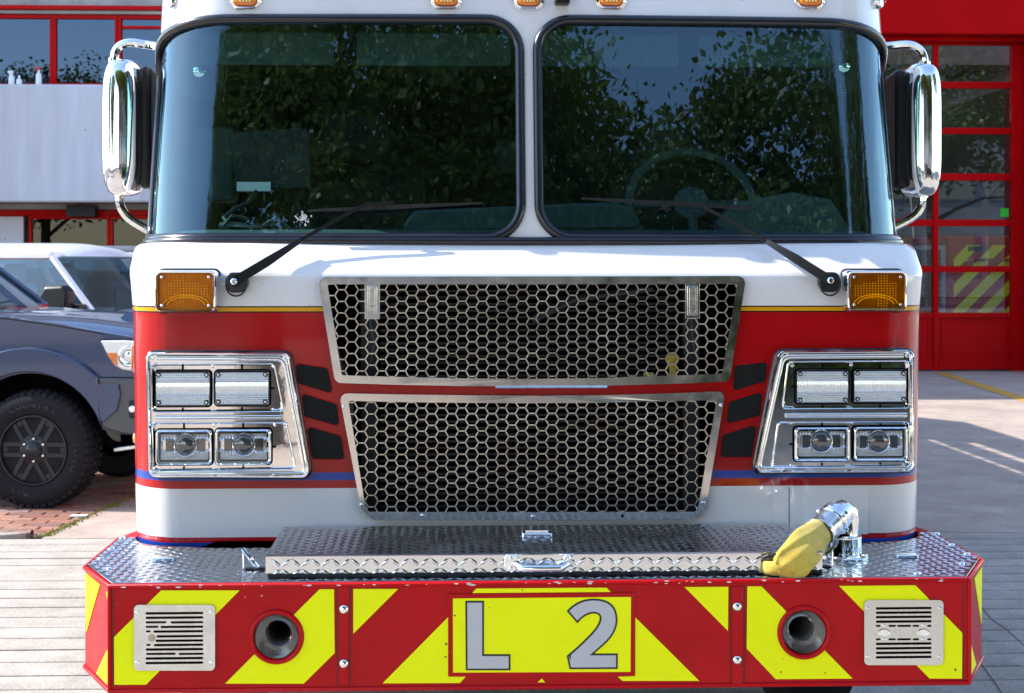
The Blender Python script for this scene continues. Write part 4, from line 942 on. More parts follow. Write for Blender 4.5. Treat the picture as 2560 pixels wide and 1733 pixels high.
for sg in (-1, 1): MB().tube([(sg*1.1345, -.001, .545), (sg*1.1345, -.001, .815)], .0055, 8).build('corner_bead', 'red_paint', BP, 50)
MB().box(-1.12, 1.12, .0125, .70, .545, .55).build('bumper_floor', 'dark_void', BP, 0)
MB().box(-1.10, 1.10, .32, .33, .55, .81).build('bumper_bulkhead', 'dark_void', BP, 0)
for sg in (-1, 1): # red tail ends of the bumper behind the tread plate
    MB().prism_z([(sg*1.257, .705), (sg*1.205, .705), (sg*1.165, .88), (sg*1.218, .88)], .78, .8235).build('bumper_tail', 'red_paint', BP, 30, bevel=.004)
def film(pts, m='yellow_film', zoom=None, y=-.0022, name='reflective_stripe', hole=None):
    ox, oy, s_ = zoom; poly = UXZ([(ox+a/s_, oy+b/s_) for a, b in pts], 0)
    return MB().prism(poly, y, y+.0016).build(name, m, BP, 0)
Z5, Z6, Z7 = (200, 1240, 2.905), (900, 1240, 2.905), (1660, 1240, 2.834)
def film_minus(pts, zoom, c, r):
    """stripe polygon with the horn ring's circle taken out of it"""
    ox, oy, s_ = zoom; poly = [Vector(p) for p in UXZ([(ox+a/s_, oy+b/s_) for a, b in pts], 0)]; dense = []
    for i in range(len(poly)):
        a, b = poly[i-1], poly[i]; k = max(2, int((b-a).length/.004)); dense += [a.lerp(b, j/k) for j in range(k)]
    cc = Vector((c.x, c.z)); out = []; prev_in = None; pend = None
    runs = [(p, (p-cc).length < r) for p in dense]
    st = next(i for i, q in enumerate(runs) if not q[1]); runs = runs[st:]+runs[:st]; i = 0
    while i < len(runs):
        p, ins = runs[i]
        if not ins: out.append(tuple(p)); i += 1; continue
        j = i
        while j < len(runs) and runs[j][1]: j += 1
        a0 = math.atan2(*(runs[i-1][0]-cc).yx); a1 = math.atan2(*(runs[j % len(runs)][0]-cc).yx)
        # go round the circle on the side that lies inside the stripe
        best = None
        for dirn in (1, -1):
            da = (a1-a0) % (2*math.pi) if dirn == 1 else -((a0-a1) % (2*math.pi)); mid = cc+Vector((math.cos(a0+da/2), math.sin(a0+da/2)))*r
            if inside(tuple(mid), [tuple(q) for q in poly]): best = da
        if best is not None: out += [(cc.x+r*math.cos(a0+best*k/24), cc.y+r*math.sin(a0+best*k/24)) for k in range(25)]
        i = j
    MB().prism(out, -.0022, -.0006).build('reflective_stripe', 'yellow_film', BP, 0)
film([(590, 685), (1160, 685), (480, 1370), (250, 1370), (248, 1025)], zoom=Z5)
film_minus([(1740, 677), (1845, 677), (1850, 1140), (1625, 1362), (1055, 1362)], Z5, hornL, .0725)
film([(1985, 675), (2310, 675), (1985, 1000)], zoom=Z5)
film([(640, 880), (640, 1310), (770, 1310), (725, 1357), (165, 1360)], zoom=Z6)
film([(845, 672), (1790, 665), (1820, 697), (815, 705)], zoom=Z6)
film([(1998, 880), (2463, 1342), (1905, 1342), (1870, 1310), (1998, 1307)], zoom=Z6)
film([(1290, 1353), (1320, 1325), (1345, 1353)], zoom=Z6)
film([(145, 645), (455, 643), (452, 955)], zoom=Z7)
film_minus([(590, 640), (690, 640), (1335, 1293), (790, 1297), (585, 1080)], Z7, hornR, .0725)
film([(1240, 637), (1780, 632), (2112, 970), (2110, 1293), (1880, 1293)], zoom=Z7)
# side facets
def facet_film(sg, pts):
    a, b = Vector((sg*1.1335, 0, 0)), Vector((sg*1.255, .26, 0)); d = b-a; nrm = Vector((sg*.26, -.1215, 0)).normalized()*.0022
    v = [a+d*t+Vector((0, 0, lerp(.55, .808, h)))+nrm for t, h in pts]; v2 = [q-nrm*.8 for q in v]; k = len(v)
    MB().add(v+v2, [tuple(range(k)), tuple(range(2*k-1, k-1, -1))]+[(i, (i+1) % k, k+(i+1) % k, k+i) for i in range(k)]).build('reflective_stripe', 'yellow_film', BP, 0)
for sg in (-1, 1): facet_film(sg, [(.98, .98), (.38, .97), (.93, .36)]); facet_film(sg, [(.04, .40), (.04, .02), (.50, .03)])
facet_film(-1, [(.10, .96), (.03, .96), (.03, .80)])
# number panel
b4 = UXZ([(900+a/2.905, 1240+b/2.905) for a, b in ((642, 710), (1996, 700), (1994, 1305), (643, 1310))], 0); MB().prism(b4, -.0042, -.0006).build('panel_border', 'red_film', BP, 0)
b4 = UXZ([(900+a/2.905, 1240+b/2.905) for a, b in ((675, 742), (1966, 731), (1963, 1274), (676, 1279))], 0); NP = MB().prism(b4, -.0060, -.0043).build('number_panel', 'yellow_film', BP, 0)
NP['label'] = 'yellow panel reading L 2'
Lg = [(765, 758), (900, 758), (900, 1145), (1092, 1145), (1092, 1262), (768, 1262)]
def bez(p0, p1, p2, n=8): return [((1-t)**2*p0[0]+2*t*(1-t)*p1[0]+t*t*p2[0], (1-t)**2*p0[1]+2*t*(1-t)*p1[1]+t*t*p2[1]) for t in [i/n for i in range(n)]]
Tw = bez((1500, 832), (1580, 742), (1695, 742))+bez((1695, 742), (1868, 742), (1868, 900))+bez((1868, 900), (1866, 990), (1770, 1080))+[(1700, 1140), (1870, 1140), (1870, 1252), (1520, 1254), (1500, 1157)]+bez((1500, 1157), (1590, 1085), (1680, 990))+bez((1680, 990), (1748, 915), (1738, 872), 6)+bez((1738, 872), (1725, 848), (1690, 850), 6)+bez((1690, 850), (1630, 855), (1577, 922))+[(1577, 922)]
for g_ in (Lg, Tw):
    poly = UXZ([(900+a/2.905, 1240+b/2.905) for a, b in g_], 0); o = MB().prism(poly, -.0070, -.0061).build('letter_outline', 'black_film', BP, 0); MB().prism(inset(poly, .0049), -.0078, -.0071).build('letter_fill', 'silver_film', BP, 0)
# stone chips along the bumper's top edge
ch = MB()
for i in range(46):
    x = random.uniform(-1.1, 1.1); s_ = random.uniform(.0015, .005); z = .8165+random.uniform(-.003, .005); ch.add([(x+s_*random.uniform(1, 2.6)*math.cos(k), -.0078, z+s_*.5*math.sin(k)) for k in (0, 1.1, 2.3, 3.4, 4.6, 5.5)], [(0, 1, 2, 3, 4, 5)])
ch.build('paint_chips', 'label_white', BP, 0, kind='stuff')
# straps with dome bolts
for x0, x1, bx, ys in ((846, 872, 860, (1522, 1658)), (1830, 1857, 1842, (1516, 1649))):
    a, b = U(x0, 1712, 0), U(x1, 1466, 0); MB().prism([(a.x, a.z), (b.x, a.z), (b.x, b.z), (a.x, b.z)], -.004, -.0004).build('strap', 'red_paint', BP, 30, bevel=.0015)
    for y in ys: MB().lathe([(.0128, 0), (.0126, .003), (.010, .007), (.005, .0092), (0, .0096)], (U(bx, y, 0).x, -.004, U(bx, y, 0).z), (0, -1, 0), 20).build('dome_bolt', 'chrome', BP, 60)
for x in (843.5, 876, 1826.5, 1862, 283, 2408): # panel seams
    a, b = U(x-.8, 1716, 0), U(x+.8, 1463, 0); MB().prism([(a.x, a.z), (b.x, a.z), (b.x, b.z), (a.x, b.z)], -.0012, -.0003).build('seam', 'black_film', BP, 0)
# air horns
for c in (hornL, hornR):
    MB().lathe([(.0715, -.001), (.0715, .004), (.069, .008), (.064, .009), (.0605, .006), (.0600, -.02)], (c.x, 0, c.z), (0, -1, 0), 44, cap=False).build('horn_ring', 'red_paint', BP, 60)
    MB().lathe([(.0598, -.014), (.0592, -.003), (.0575, -.002), (.0560, -.008), (.0530, -.016), (.0475, -.026), (.041, -.033), (.034, -.037)], (c.x, 0, c.z), (0, -1, 0), 44, cap=False).build('horn_bell', 'chrome', BP, 60)
    sx_ = 1 if c.x < 0 else -1
    MB().lathe([(.0395, -.034), (.0385, -.020), (.0365, -.018), (.0350, -.022), (.033, -.10), (.030, -.20)], (c.x+.004*sx_, 0, c.z+.007), (0, -1, 0), 36, cap=False).build('horn_throat', 'horn_grey', BP, 60)
    MB().lathe([(.06, -.221), (.06, -.23)], (c.x, 0, c.z), (0, -1, 0), 20).build('horn_back', 'dark_void', BP, 0)
# speaker grilles
def slotplate(rect, rows, zoom, h, name, extra=()):
    ox, oy, s_ = zoom; q = lambda a, b: (lambda p: (p.x, p.z))(U(ox+a/s_, oy+b/s_, 0)); x0, y0, x1, y1 = rect
    outer = fillet([q(x0, y0), q(x1, y0), q(x1, y1), q(x0, y1)], .012); holes = []
    for y, segs in rows:
        for a, b in segs:
            (xa, za), (xb, zb2) = q(a, y-h), q(b, y+h); holes.append(fillet([(xa, za), (xb, za), (xb, zb2), (xa, zb2)], .0022, 3))
    for cx, cy, rx, ry in extra: (X_, Z_), (X2, Z2) = q(cx, cy), q(cx+rx, cy+ry); holes.append([(X_+(X2-X_)*math.cos(t), Z_+(Z2-Z_)*math.sin(t)) for t in [2*math.pi*i/20 for i in range(20)]])
    o = MB().prism(outer, -.0062, -.0028, 0, holes).build(name, 'brushed_steel', BP, 0); o2 = MB().prism(inset(outer, .004), -.0027, -.0023).build('speaker_backing', 'dark_void', BP, 0)
    for a in (x0+24, x1-26):
        for b in (y0+57, y1-58): p = q(a, b); screw(BP, (p[0], -.0062, p[1]), .0055)
F1 = [(480, 897)]
slotplate((395, 788, 983, 1265), [(848, F1), (880, F1), (914, [(480, 630), (662, 897)]), (947, [(480, 573), (588, 897)]), (980, [(482, 516), (537, 897)]), (1015, [(560, 897)]), (1047, [(552, 897)]), (1078, [(484, 516), (540, 897)]), (1110, F1), (1143, [(484, 698), (720, 900)]), (1175, F1), (1208, F1)], Z5, 7, 'speaker_grille')
p = U(200+524/2.905, 1240+1027/2.905, 0); MB().lathe([(.0098, 0), (.0098, .0012), (.008, .0018), (0, .0018)], (p.x, -.0062, p.z), (0, -1, 0), 20).build('speaker_plug', 'beige_panel', BP, 40)
F2 = [(1497, 1890)]
slotplate((1415, 735, 1975, 1195), [(792, F2), (823, F2), (854, F2), (886, F2), (917, [(1497, 1530), (1586, 1640), (1648, 1745), (1756, 1802), (1860, 1890)]), (1012, [(1497, 1530), (1586, 1640), (1648, 1745), (1756, 1802), (1860, 1890)]), (1043, F2), (1075, F2), (1107, F2), (1138, F2)], Z7, 7, 'speaker_grille')
for cx in (1555, 1832):
    p = U(1660+cx/2.834, 1240+965/2.834, 0); MB().lathe([(.0102, 0), (.0102, .0015), (.0088, .0020), (.0084, .0004), (0, .0002)], (p.x, -.0062, p.z), (0, -1, 0), 28, sx=1.65).build('bracket_hole', 'chrome', BP, 40)
for cx, cy in ((1553, 915), (1834, 915), (1553, 1012), (1832, 1012)): p = U(1660+cx/2.834, 1240+cy/2.834, 0); screw(BP, (p.x, -.0064, p.z), .005)
for cx in (1632, 1757): a, b = U(1660+(cx-2)/2.834, 1240+1010/2.834, 0), U(1660+(cx+2)/2.834, 1240+918/2.834, 0); MB().box(a.x, b.x, -.0085, -.0063, a.z, b.z).build('speaker_rib', 'brushed_steel', BP, 0)

# ---- tread plate deck and storage lid
def lugs(mb, poly, o, eu, ev, en, p=.0248, Ln=.0290, Wd=.0080, h=.0017):
    o, eu, ev, en = Vector(o), Vector(eu), Vector(ev), Vector(en); us = [q[0] for q in poly]; vs = [q[1] for q in poly]; pin = inset(poly, .008)
    for i in range(int(min(us)/p)-1, int(max(us)/p)+2):
        for j in range(int(min(vs)/p)-1, int(max(vs)/p)+2):
            c = (i*p, j*p)
            if not inside(c, pin): continue
            a = R(38) if (i+j) % 2 else R(142); d = eu*math.cos(a)+ev*math.sin(a); s_ = eu*-math.sin(a)+ev*math.cos(a); C0 = o+eu*c[0]+ev*c[1]
            L2, W2 = Ln/2, Wd/2
            B = [C0-d*L2, C0-d*L2*.5-s_*W2*.85, C0-s_*W2+d*0, C0+d*L2*.5-s_*W2*.85, C0+d*L2, C0+d*L2*.5+s_*W2*.85, C0+s_*W2, C0-d*L2*.5+s_*W2*.85]
            Tt = [C0-d*L2*.62+en*h*.7, C0+en*h-s_*W2*.35, C0+d*L2*.62+en*h*.7, C0+en*h+s_*W2*.35]
            mb.add(B+Tt, [(0, 1, 8), (1, 2, 9, 8), (2, 3, 10, 9), (3, 4, 10), (4, 5, 10), (5, 6, 11, 10), (6, 7, 8, 11), (7, 0, 8), (8, 9, 10, 11)])
deck = [(-1.128, .004), (1.128, .004), (1.249, .262), (1.249, .705), (1.206, .705), (1.20, .69), (1.188, .645), (1.165, .600), (1.12, .562), (1.0, .528), (.95, .515), (.90, .505), (-.90, .505), (-.95, .515), (-1.0, .528), (-1.12, .562), (-1.165, .600), (-1.188, .645), (-1.20, .69), (-1.206, .705), (-1.249, .705), (-1.249, .262)]
DK = MB().prism_z(deck, .8205, ZP).build('tread_plate', 'tread_sheet', T, 30, bevel=.001)
lm = MB(); lugs(lm, deck, (0, 0, ZP), (1, 0, 0), (0, 1, 0), (0, 0, 1)); lm.build('tread_lugs', 'tread_alloy', DK, 40, False, kind='stuff')
for q in ((398, 1445), (274, 1422), (252, 1397), (278, 1373), (306, 1345), (2292, 1434), (2403, 1410), (2416, 1385), (2378, 1362), (2341, 1335)):
    p = G(*q, ZP); MB().lathe([(.010, 0), (.0095, .003), (.006, .005), (0, .0052)], p, (0, 0, 1), 14).build('plate_bolt', 'chrome', DK, 60)
for q in ((408, 1402), (2265, 1394)):
    p = G(*q, ZP); MB().prism_z(rrect(p.x-.032, p.x+.032, p.y-.018, p.y+.018, .006), ZP, ZP+.010).build('deck_light', 'chrome', DK, 30, bevel=.003)
LX0, LX1, LY0, LY1, LZ = -.735, .752, .05, .515, .885
ld = MB(); sec = [(LY0, ZP+.012), (LY0, LZ-.004), (LY0+.0012, LZ-.0012), (LY0+.004, LZ), (LY1, LZ), (LY1, ZP+.012)]
NX0, NX1 = U(1903, 1430, .05).x, LX1
# front face has a notch at its right end for the hose
ld.prism_x([(LY0+.003, ZP+.013), (LY0+.003, LZ-.006), (LY0+.006, LZ-.003), (LY1, LZ-.003), (LY1, ZP+.013)], LX0+.003, LX1-.003)
LID = ld.build('storage_lid', 'tread_alloy', T, 30)
sk = MB(); sk.prism_z([(LX0, LY0), (LX1, LY0), (LX1-.0, LY1), (LX0, LY1)], LZ-.0028, LZ); sk.build('lid_top', 'tread_sheet', LID, 30, bevel=.002)
MB().box(LX0, NX0, LY0, LY0+.0028, ZP+.012, LZ-.0030).build('lid_front', 'tread_alloy', LID, 0, bevel=.001)
MB().box(NX0+.128, LX1, LY0, LY0+.0028, ZP+.012, LZ-.0030).build('lid_front', 'tread_alloy', LID, 0, bevel=.001)
MB().box(NX0+.0005, NX0+.1275, LY0+.0, LY0+.0028, LZ-.022, LZ-.0030).build('lid_front', 'tread_alloy', LID, 0, bevel=.001)
MB().box(NX0+.001, NX0+.127, LY0+.0005, LY0+.0029, ZP+.004, LZ-.0222).build('hose_opening', 'dark_void', LID, 0)
MB().tube([(LX0, LY0-.0005, LZ-.001), (LX1, LY0-.0005, LZ-.001)], .0028, 8).build('lid_edge', 'polished_steel', LID)
lm = MB(); lugs(lm, [(LX0, LY0), (LX1, LY0), (LX1, LY1), (LX0, LY1)], (0, 0, LZ), (1, 0, 0), (0, 1, 0), (0, 0, 1)); lm.build('lid_lugs', 'tread_alloy', LID, 40, False, kind='stuff')
lm = MB(); lugs(lm, [(LX0, ZP+.004), (NX0, ZP+.004), (NX0, LZ+.001), (LX0, LZ+.001)], (0, LY0, 0), (1, 0, 0), (0, 0, 1), (0, -1, 0), p=.0262, Ln=.033, Wd=.010, h=.0022); lugs(lm, [(NX0+.128, ZP+.004), (LX1, ZP+.004), (LX1, LZ+.001), (NX0+.128, LZ+.001)], (0, LY0, 0), (1, 0, 0), (0, 0, 1), (0, -1, 0), p=.0262, Ln=.033, Wd=.010, h=.0022); lm.build('front_lugs', 'tread_alloy', LID, 40, False, kind='stuff')
MB().box(LX0+.004, NX0-.006, LY0-.003, LY0+.03, ZP+.0005, ZP+.0118).build('lid_seal', 'black_rubber', LID, 0, bevel=.003)
MB().box(NX0+.125, LX1, LY0-.003, LY0+.03, ZP+.0005, ZP+.0118).build('lid_seal', 'black_rubber', LID, 0, bevel=.003)
fl = [U(1905, 1394, .045), U(1920, 1388, .03), U(1942, 1386, .025), U(1965, 1390, .04)]
MB().rings([[p+Vector((0, 0, .004)), p+Vector((0, -.004, 0)), p-Vector((0, 0, .009))] for p in fl], False).build('rubber_flap', 'black_rubber', LID, 30)
p = U(1341, 1343, .35); MB().prism_z(rrect(p.x-.043, p.x+.043, .30, .345, .006), LZ, LZ+.012).build('marker_light', 'chrome', LID, 30, bevel=.004)
MB().box(p.x-.032, p.x+.032, .306, .338, LZ+.0122, LZ+.0136).build('marker_lens', 'lamp_white', LID, 0, bevel=.001)
# lid handle
hx0, hx1 = U(1261, 1408, .04).x, U(1446, 1408, .04).x; hz = U(1350, 1407, .045).z; hd = MB()
for x, sg in ((hx0+.020, 1), (hx1-.020, -1)):
    hd.prism(fillet([(x-.020, hz-.012), (x-.012, hz-.023), (x+.010, hz-.022), (x+.018*sg+.004, hz-.006), (x+.018*sg+.004, hz+.010), (x+.008, hz+.023), (x-.012, hz+.023), (x-.020, hz+.012)], .007), LY0-.0065, LY0-.001); hd.build('handle_plate', 'chrome', LID, 40, bevel=.002); hd = MB()

gp = [(hx0+.028, LY0-.006, hz-.002), (hx0+.038, LY0-.020, hz-.006), (hx0+.050, LY0-.030, hz-.010), (hx1-.050, LY0-.030, hz-.010), (hx1-.038, LY0-.020, hz-.006), (hx1-.028, LY0-.006, hz-.002)]
MB().tube(gp, [.008, .009, .0095, .0095, .009, .008], 12).build('handle_grip', 'chrome', LID, 60)
for x in (hx0+.018, hx1-.018):
    for z in (hz-.013, hz+.013): screw(LID, (x, LY0-.0066, z), .0055)
# rubber T latches at the lid's ends
for bx, by, sg in ((640, 1425, 1), (2050, 1420, -1)):
    p = G(bx, by, ZP); o = MB().box(p.x-.030, p.x+.030, p.y-.010, p.y+.012, ZP, ZP+.006).build('lid_latch', 'black_plastic', T, 0, bevel=.002)
    MB().tube([(p.x+.004*sg, p.y, ZP+.006), (p.x-.012*sg, p.y, ZP+.026), (p.x-.038*sg, p.y+.004, ZP+.058)], [.007, .006, .005], 8).build('latch_lever', 'chrome', o); MB().tube([(p.x-.036*sg, p.y+.004, ZP+.050), (p.x-.034*sg, p.y-.002, ZP+.004)], .0018, 6).build('latch_wire', 'chrome', o)
    MB().tube([(p.x-.010*sg, p.y-.008, ZP+.030), (p.x-.010*sg, p.y+.010, ZP+.030)], .006, 8).build('latch_pin', 'chrome', o)

# ---- discharge elbow
e0 = G(2112, 1397, ZP); E0 = Vector((e0.x, e0.y, 0)); el = MB()
el.lathe([(.064, ZP), (.065, ZP+.002), (.065, ZP+.008), (.062, ZP+.0105), (.047, ZP+.011), (.0465, ZP+.058), (.047, ZP+.060), (.0465, ZP+.066), (.041, ZP+.069), (.036, ZP+.069)], E0, (0, 0, 1), 36)
EL = el.build('discharge_elbow', 'chrome', T, 50)
for a in (200, 270, 340, 90): MB().lathe([(.0075, 0), (.007, .006), (.003, .008), (0, .008)], E0+Vector((.056*math.cos(R(a)), .056*math.sin(R(a)), ZP+.010)), (0, 0, 1), 8).build('flange_bolt', 'chrome', EL)
dd = Vector((-.66, -.56, -.42)).normalized(); top = E0+Vector((.004, 0, .958)); bend = [E0+Vector((0, 0, ZP+.066)), E0+Vector((.006, .004, .910)), E0+Vector((.008, .006, .932)), E0+Vector((.004, .004, .950)), E0+Vector((-.008, -.006, .957)), E0+Vector((-.026, -.021, .951))]
MB().tube(bend, [.033, .0332, .034, .0345, .035, .035], 24).build('elbow_bend', 'chrome', EL, 70)
c0 = bend[-1]+dd*-.004
MB().lathe([(.036, 0), (.0425, .002), (.0435, .008), (.0425, .014), (.039, .016), (.039, .020), (.0455, .022), (.0455, .036), (.044, .039), (.042, .041)], c0, dd, 32).build('swivel_coupling', 'chrome', EL, 40)
MB().lathe([(.042, .041), (.0425, .060), (.0405, .066), (.0405, .082), (.042, .085), (.041, .090), (.038, .090), (.037, .075)], c0, dd, 32).build('hose_coupling', 'brushed_steel', EL, 40)
for a in range(0, 360, 60):
    u = dd.orthogonal().normalized(); v = dd.cross(u); q = c0+dd*.029+(u*math.cos(R(a))+v*math.sin(R(a)))*.0465
    MB().lathe([(.006, -.003), (.0055, .004), (0, .005)], q, (q-(c0+dd*.029)), 8).build('coupling_lug', 'chrome', EL)

# ---- chassis, wheels, body and ladder behind the cab
MB().box(-.45, .45, .35, 12, .45, .75).build('chassis', 'dark_void', T, 0)
MB().tube([(-.9, .5, .5), (.9, .5, .5)], .03, 8).build('front_axle_bar', 'dark_void', T)
for y in (1.75, 8.6, 9.9):
    for sg in (-1, 1):
        o = MB().lathe([(.2, 0), (.46, 0), (.52, .03), (.53, .12), (.52, .24), (.46, .28), (.2, .28)], (sg*1.20, y, .53), (-sg, 0, 0), 32).build('wheel', 'tyre', T); MB().lathe([(.28, -.005), (.26, .0), (.12, .06), (.1, .02), (0, .01)], (sg*1.20, y, .53), (sg, 0, 0), 24).build('rim', 'polished_steel', o)
MB().box(-1.22, 1.22, 2.95, 14.0, .62, 2.45).build('body', 'cab_paint', T, 0, bevel=.03)
MB().box(-1.22, 1.22, 2.95, 5.2, 2.46, 3.30).build('hose_bed', 'white_paint', T, 0, bevel=.03)
slits = []
for z0, z1, ya, yb, ln, gp in ((2.655, 2.715, 7.4, 11.4, .26, .05), (2.895, 2.985, 8.9, 11.3, .34, .04)):
    y = ya
    while y+ln < yb: slits.append(rrect(y, y+ln, z0, z1, .012, 2)); y += ln+gp
b_ = MB(); b_.prism([(5.21, 2.46), (13.9, 2.46), (13.9, 3.0), (13.2, 3.42), (5.21, 3.45)], 1.13, 1.16, 0, slits); b_.v = [(q[1], q[0], q[2]) for q in b_.v]; b_.build('shadow_rack', 'white_paint', T, 0)  # unseen slotted panel, shaped to throw dashed sun streaks on the ground
MB().box(-1.16, -1.13, 5.21, 13.9, 2.46, 2.60).build('rack_rail', 'white_paint', T, 0)
ldr = MB().box(-.42, .42, 5.3, 6.3, 2.46, 2.64).build('ladder', 'polished_steel', T, 0, bevel=.01)
for sg in (-1, 1):
    for z in (2.68, 2.98): MB().box(sg*.42-.03, sg*.42+.03, 5.3, 13.8, z-.03, z+.03).build('ladder_rail', 'polished_steel', ldr, 0)
lm = MB()
for i in range(24): lm.tube([(-.42, 5.5+i*.35, 2.70), (.42, 5.5+i*.35, 2.70)], .02, 6)
lm.build('ladder_rungs', 'polished_steel', ldr, 0, kind='stuff')

# ================================================================ the yellow hose: its own thing, pushed into the coupling
def hose_mesh():
    c1 = c0+dd*.080
    # centre, half width direction, half width, half thickness
    st = [(c1, .036, .034), (c1+dd*.016, .038, .033), (U(2040, 1340, .115), .044, .024), (U(2022, 1360, .058), .049, .020), (U(2004, 1381, .026), .051, .018), (U(1985, 1403, .018), .052, .018), (U(1969, 1421, .016), .045, .019), (U(1958, 1434, .018), .034, .018), (U(1950, 1441, .020), .020, .013)]
    P = [s[0] for s in st]; rows = []; K = 40; dense = []
    for i in range(len(st)-1):
        p0, p1, p2, p3 = P[max(0, i-1)], P[i], P[i+1], P[min(len(P)-1, i+2)]
        for k in range(5):
            t = k/5; c = .5*((2*p1)+(p2-p0)*t+(2*p0-5*p1+4*p2-p3)*t*t+(3*p1-p0-3*p2+p3)*t**3); dense.append((c, lerp(st[i][1], st[i+1][1], t), lerp(st[i][2], st[i+1][2], t)))
    dense.append(st[-1]); n_ = len(dense); ph = random.uniform(0, 6)
    for i, (c, a, b) in enumerate(dense):
        t = (dense[min(i+1, n_-1)][0]-dense[max(0, i-1)][0]).normalized(); u = Vector((0, -1, .25)).cross(t).normalized(); v = t.cross(u); r_ = []
        for j in range(K):
            th = 2*math.pi*j/K; f_ = i/n_; cth, sth = math.cos(th), math.sin(th)
            fl_ = min(1, max(0, (f_-.12)/.22))                       # round in the coupling, collapsed below it
            bb = b*lerp(1., .50, fl_)
            ridge = .24*fl_*math.exp(-((cth-(.45-.9*f_))/.16)**2)*(1 if sth > 0 else 0)
            ridge += .16*fl_*math.exp(-((cth+.55-.3*math.sin(f_*7))/.11)**2)*(1 if sth > 0 else 0)
            valley = .30*fl_*math.exp(-((cth-(.78-.5*f_))/.13)**2)*(1 if sth > 0 else 0)
            wr = .16*fl_*math.sin(f_*38+3.*cth)*math.exp(-((f_-.82)/.16)**2)
            r_.append(c+u*a*math.copysign(abs(cth)**.85, cth)*(1+.04*math.sin(f_*17+ph)*fl_)+v*(bb*math.copysign(abs(sth)**1.15, sth)+b*(ridge-valley+wr)))
        rows.append(r_)
    mb = MB().rings(rows, True, 0, False, True)
    # folded end running left under the flap into the lid
    st2 = [(U(1985, 1427, .022), .010, .008), (U(1968, 1430, .018), .018, .012), (U(1945, 1426, .018), .020, .011), (U(1924, 1422, .026), .019, .010), (U(1910, 1420, .044), .018, .009), (U(1900, 1419, .075), .017, .009)]
    rows = []
    for i, (c, a, b) in enumerate(st2):
        t = (st2[min(i+1, 5)][0]-st2[max(0, i-1)][0]).normalized(); u = (Vector((0, 0, 1))-t*t.z).normalized(); v = t.cross(u)
        c = Vector((c.x, c.y, max(c.z, ZP+a+.002)))
        rows.append([c+u*a*math.cos(2*math.pi*j/24)*(1+.05*math.sin(j+i))+v*b*math.sin(2*math.pi*j/24) for j in range(24)])
    return mb.rings(rows, True, 0, True, True)
HO = hose_mesh().build('fire_hose', 'hose_yellow', None, 60); 
tag(HO, 'yellow fabric hose hanging limp from the chrome elbow into the bumper locker', 'hose')
ssd = HO.modifiers.new('sub', 'SUBSURF'); ssd.levels = 1; ssd.render_levels = 1

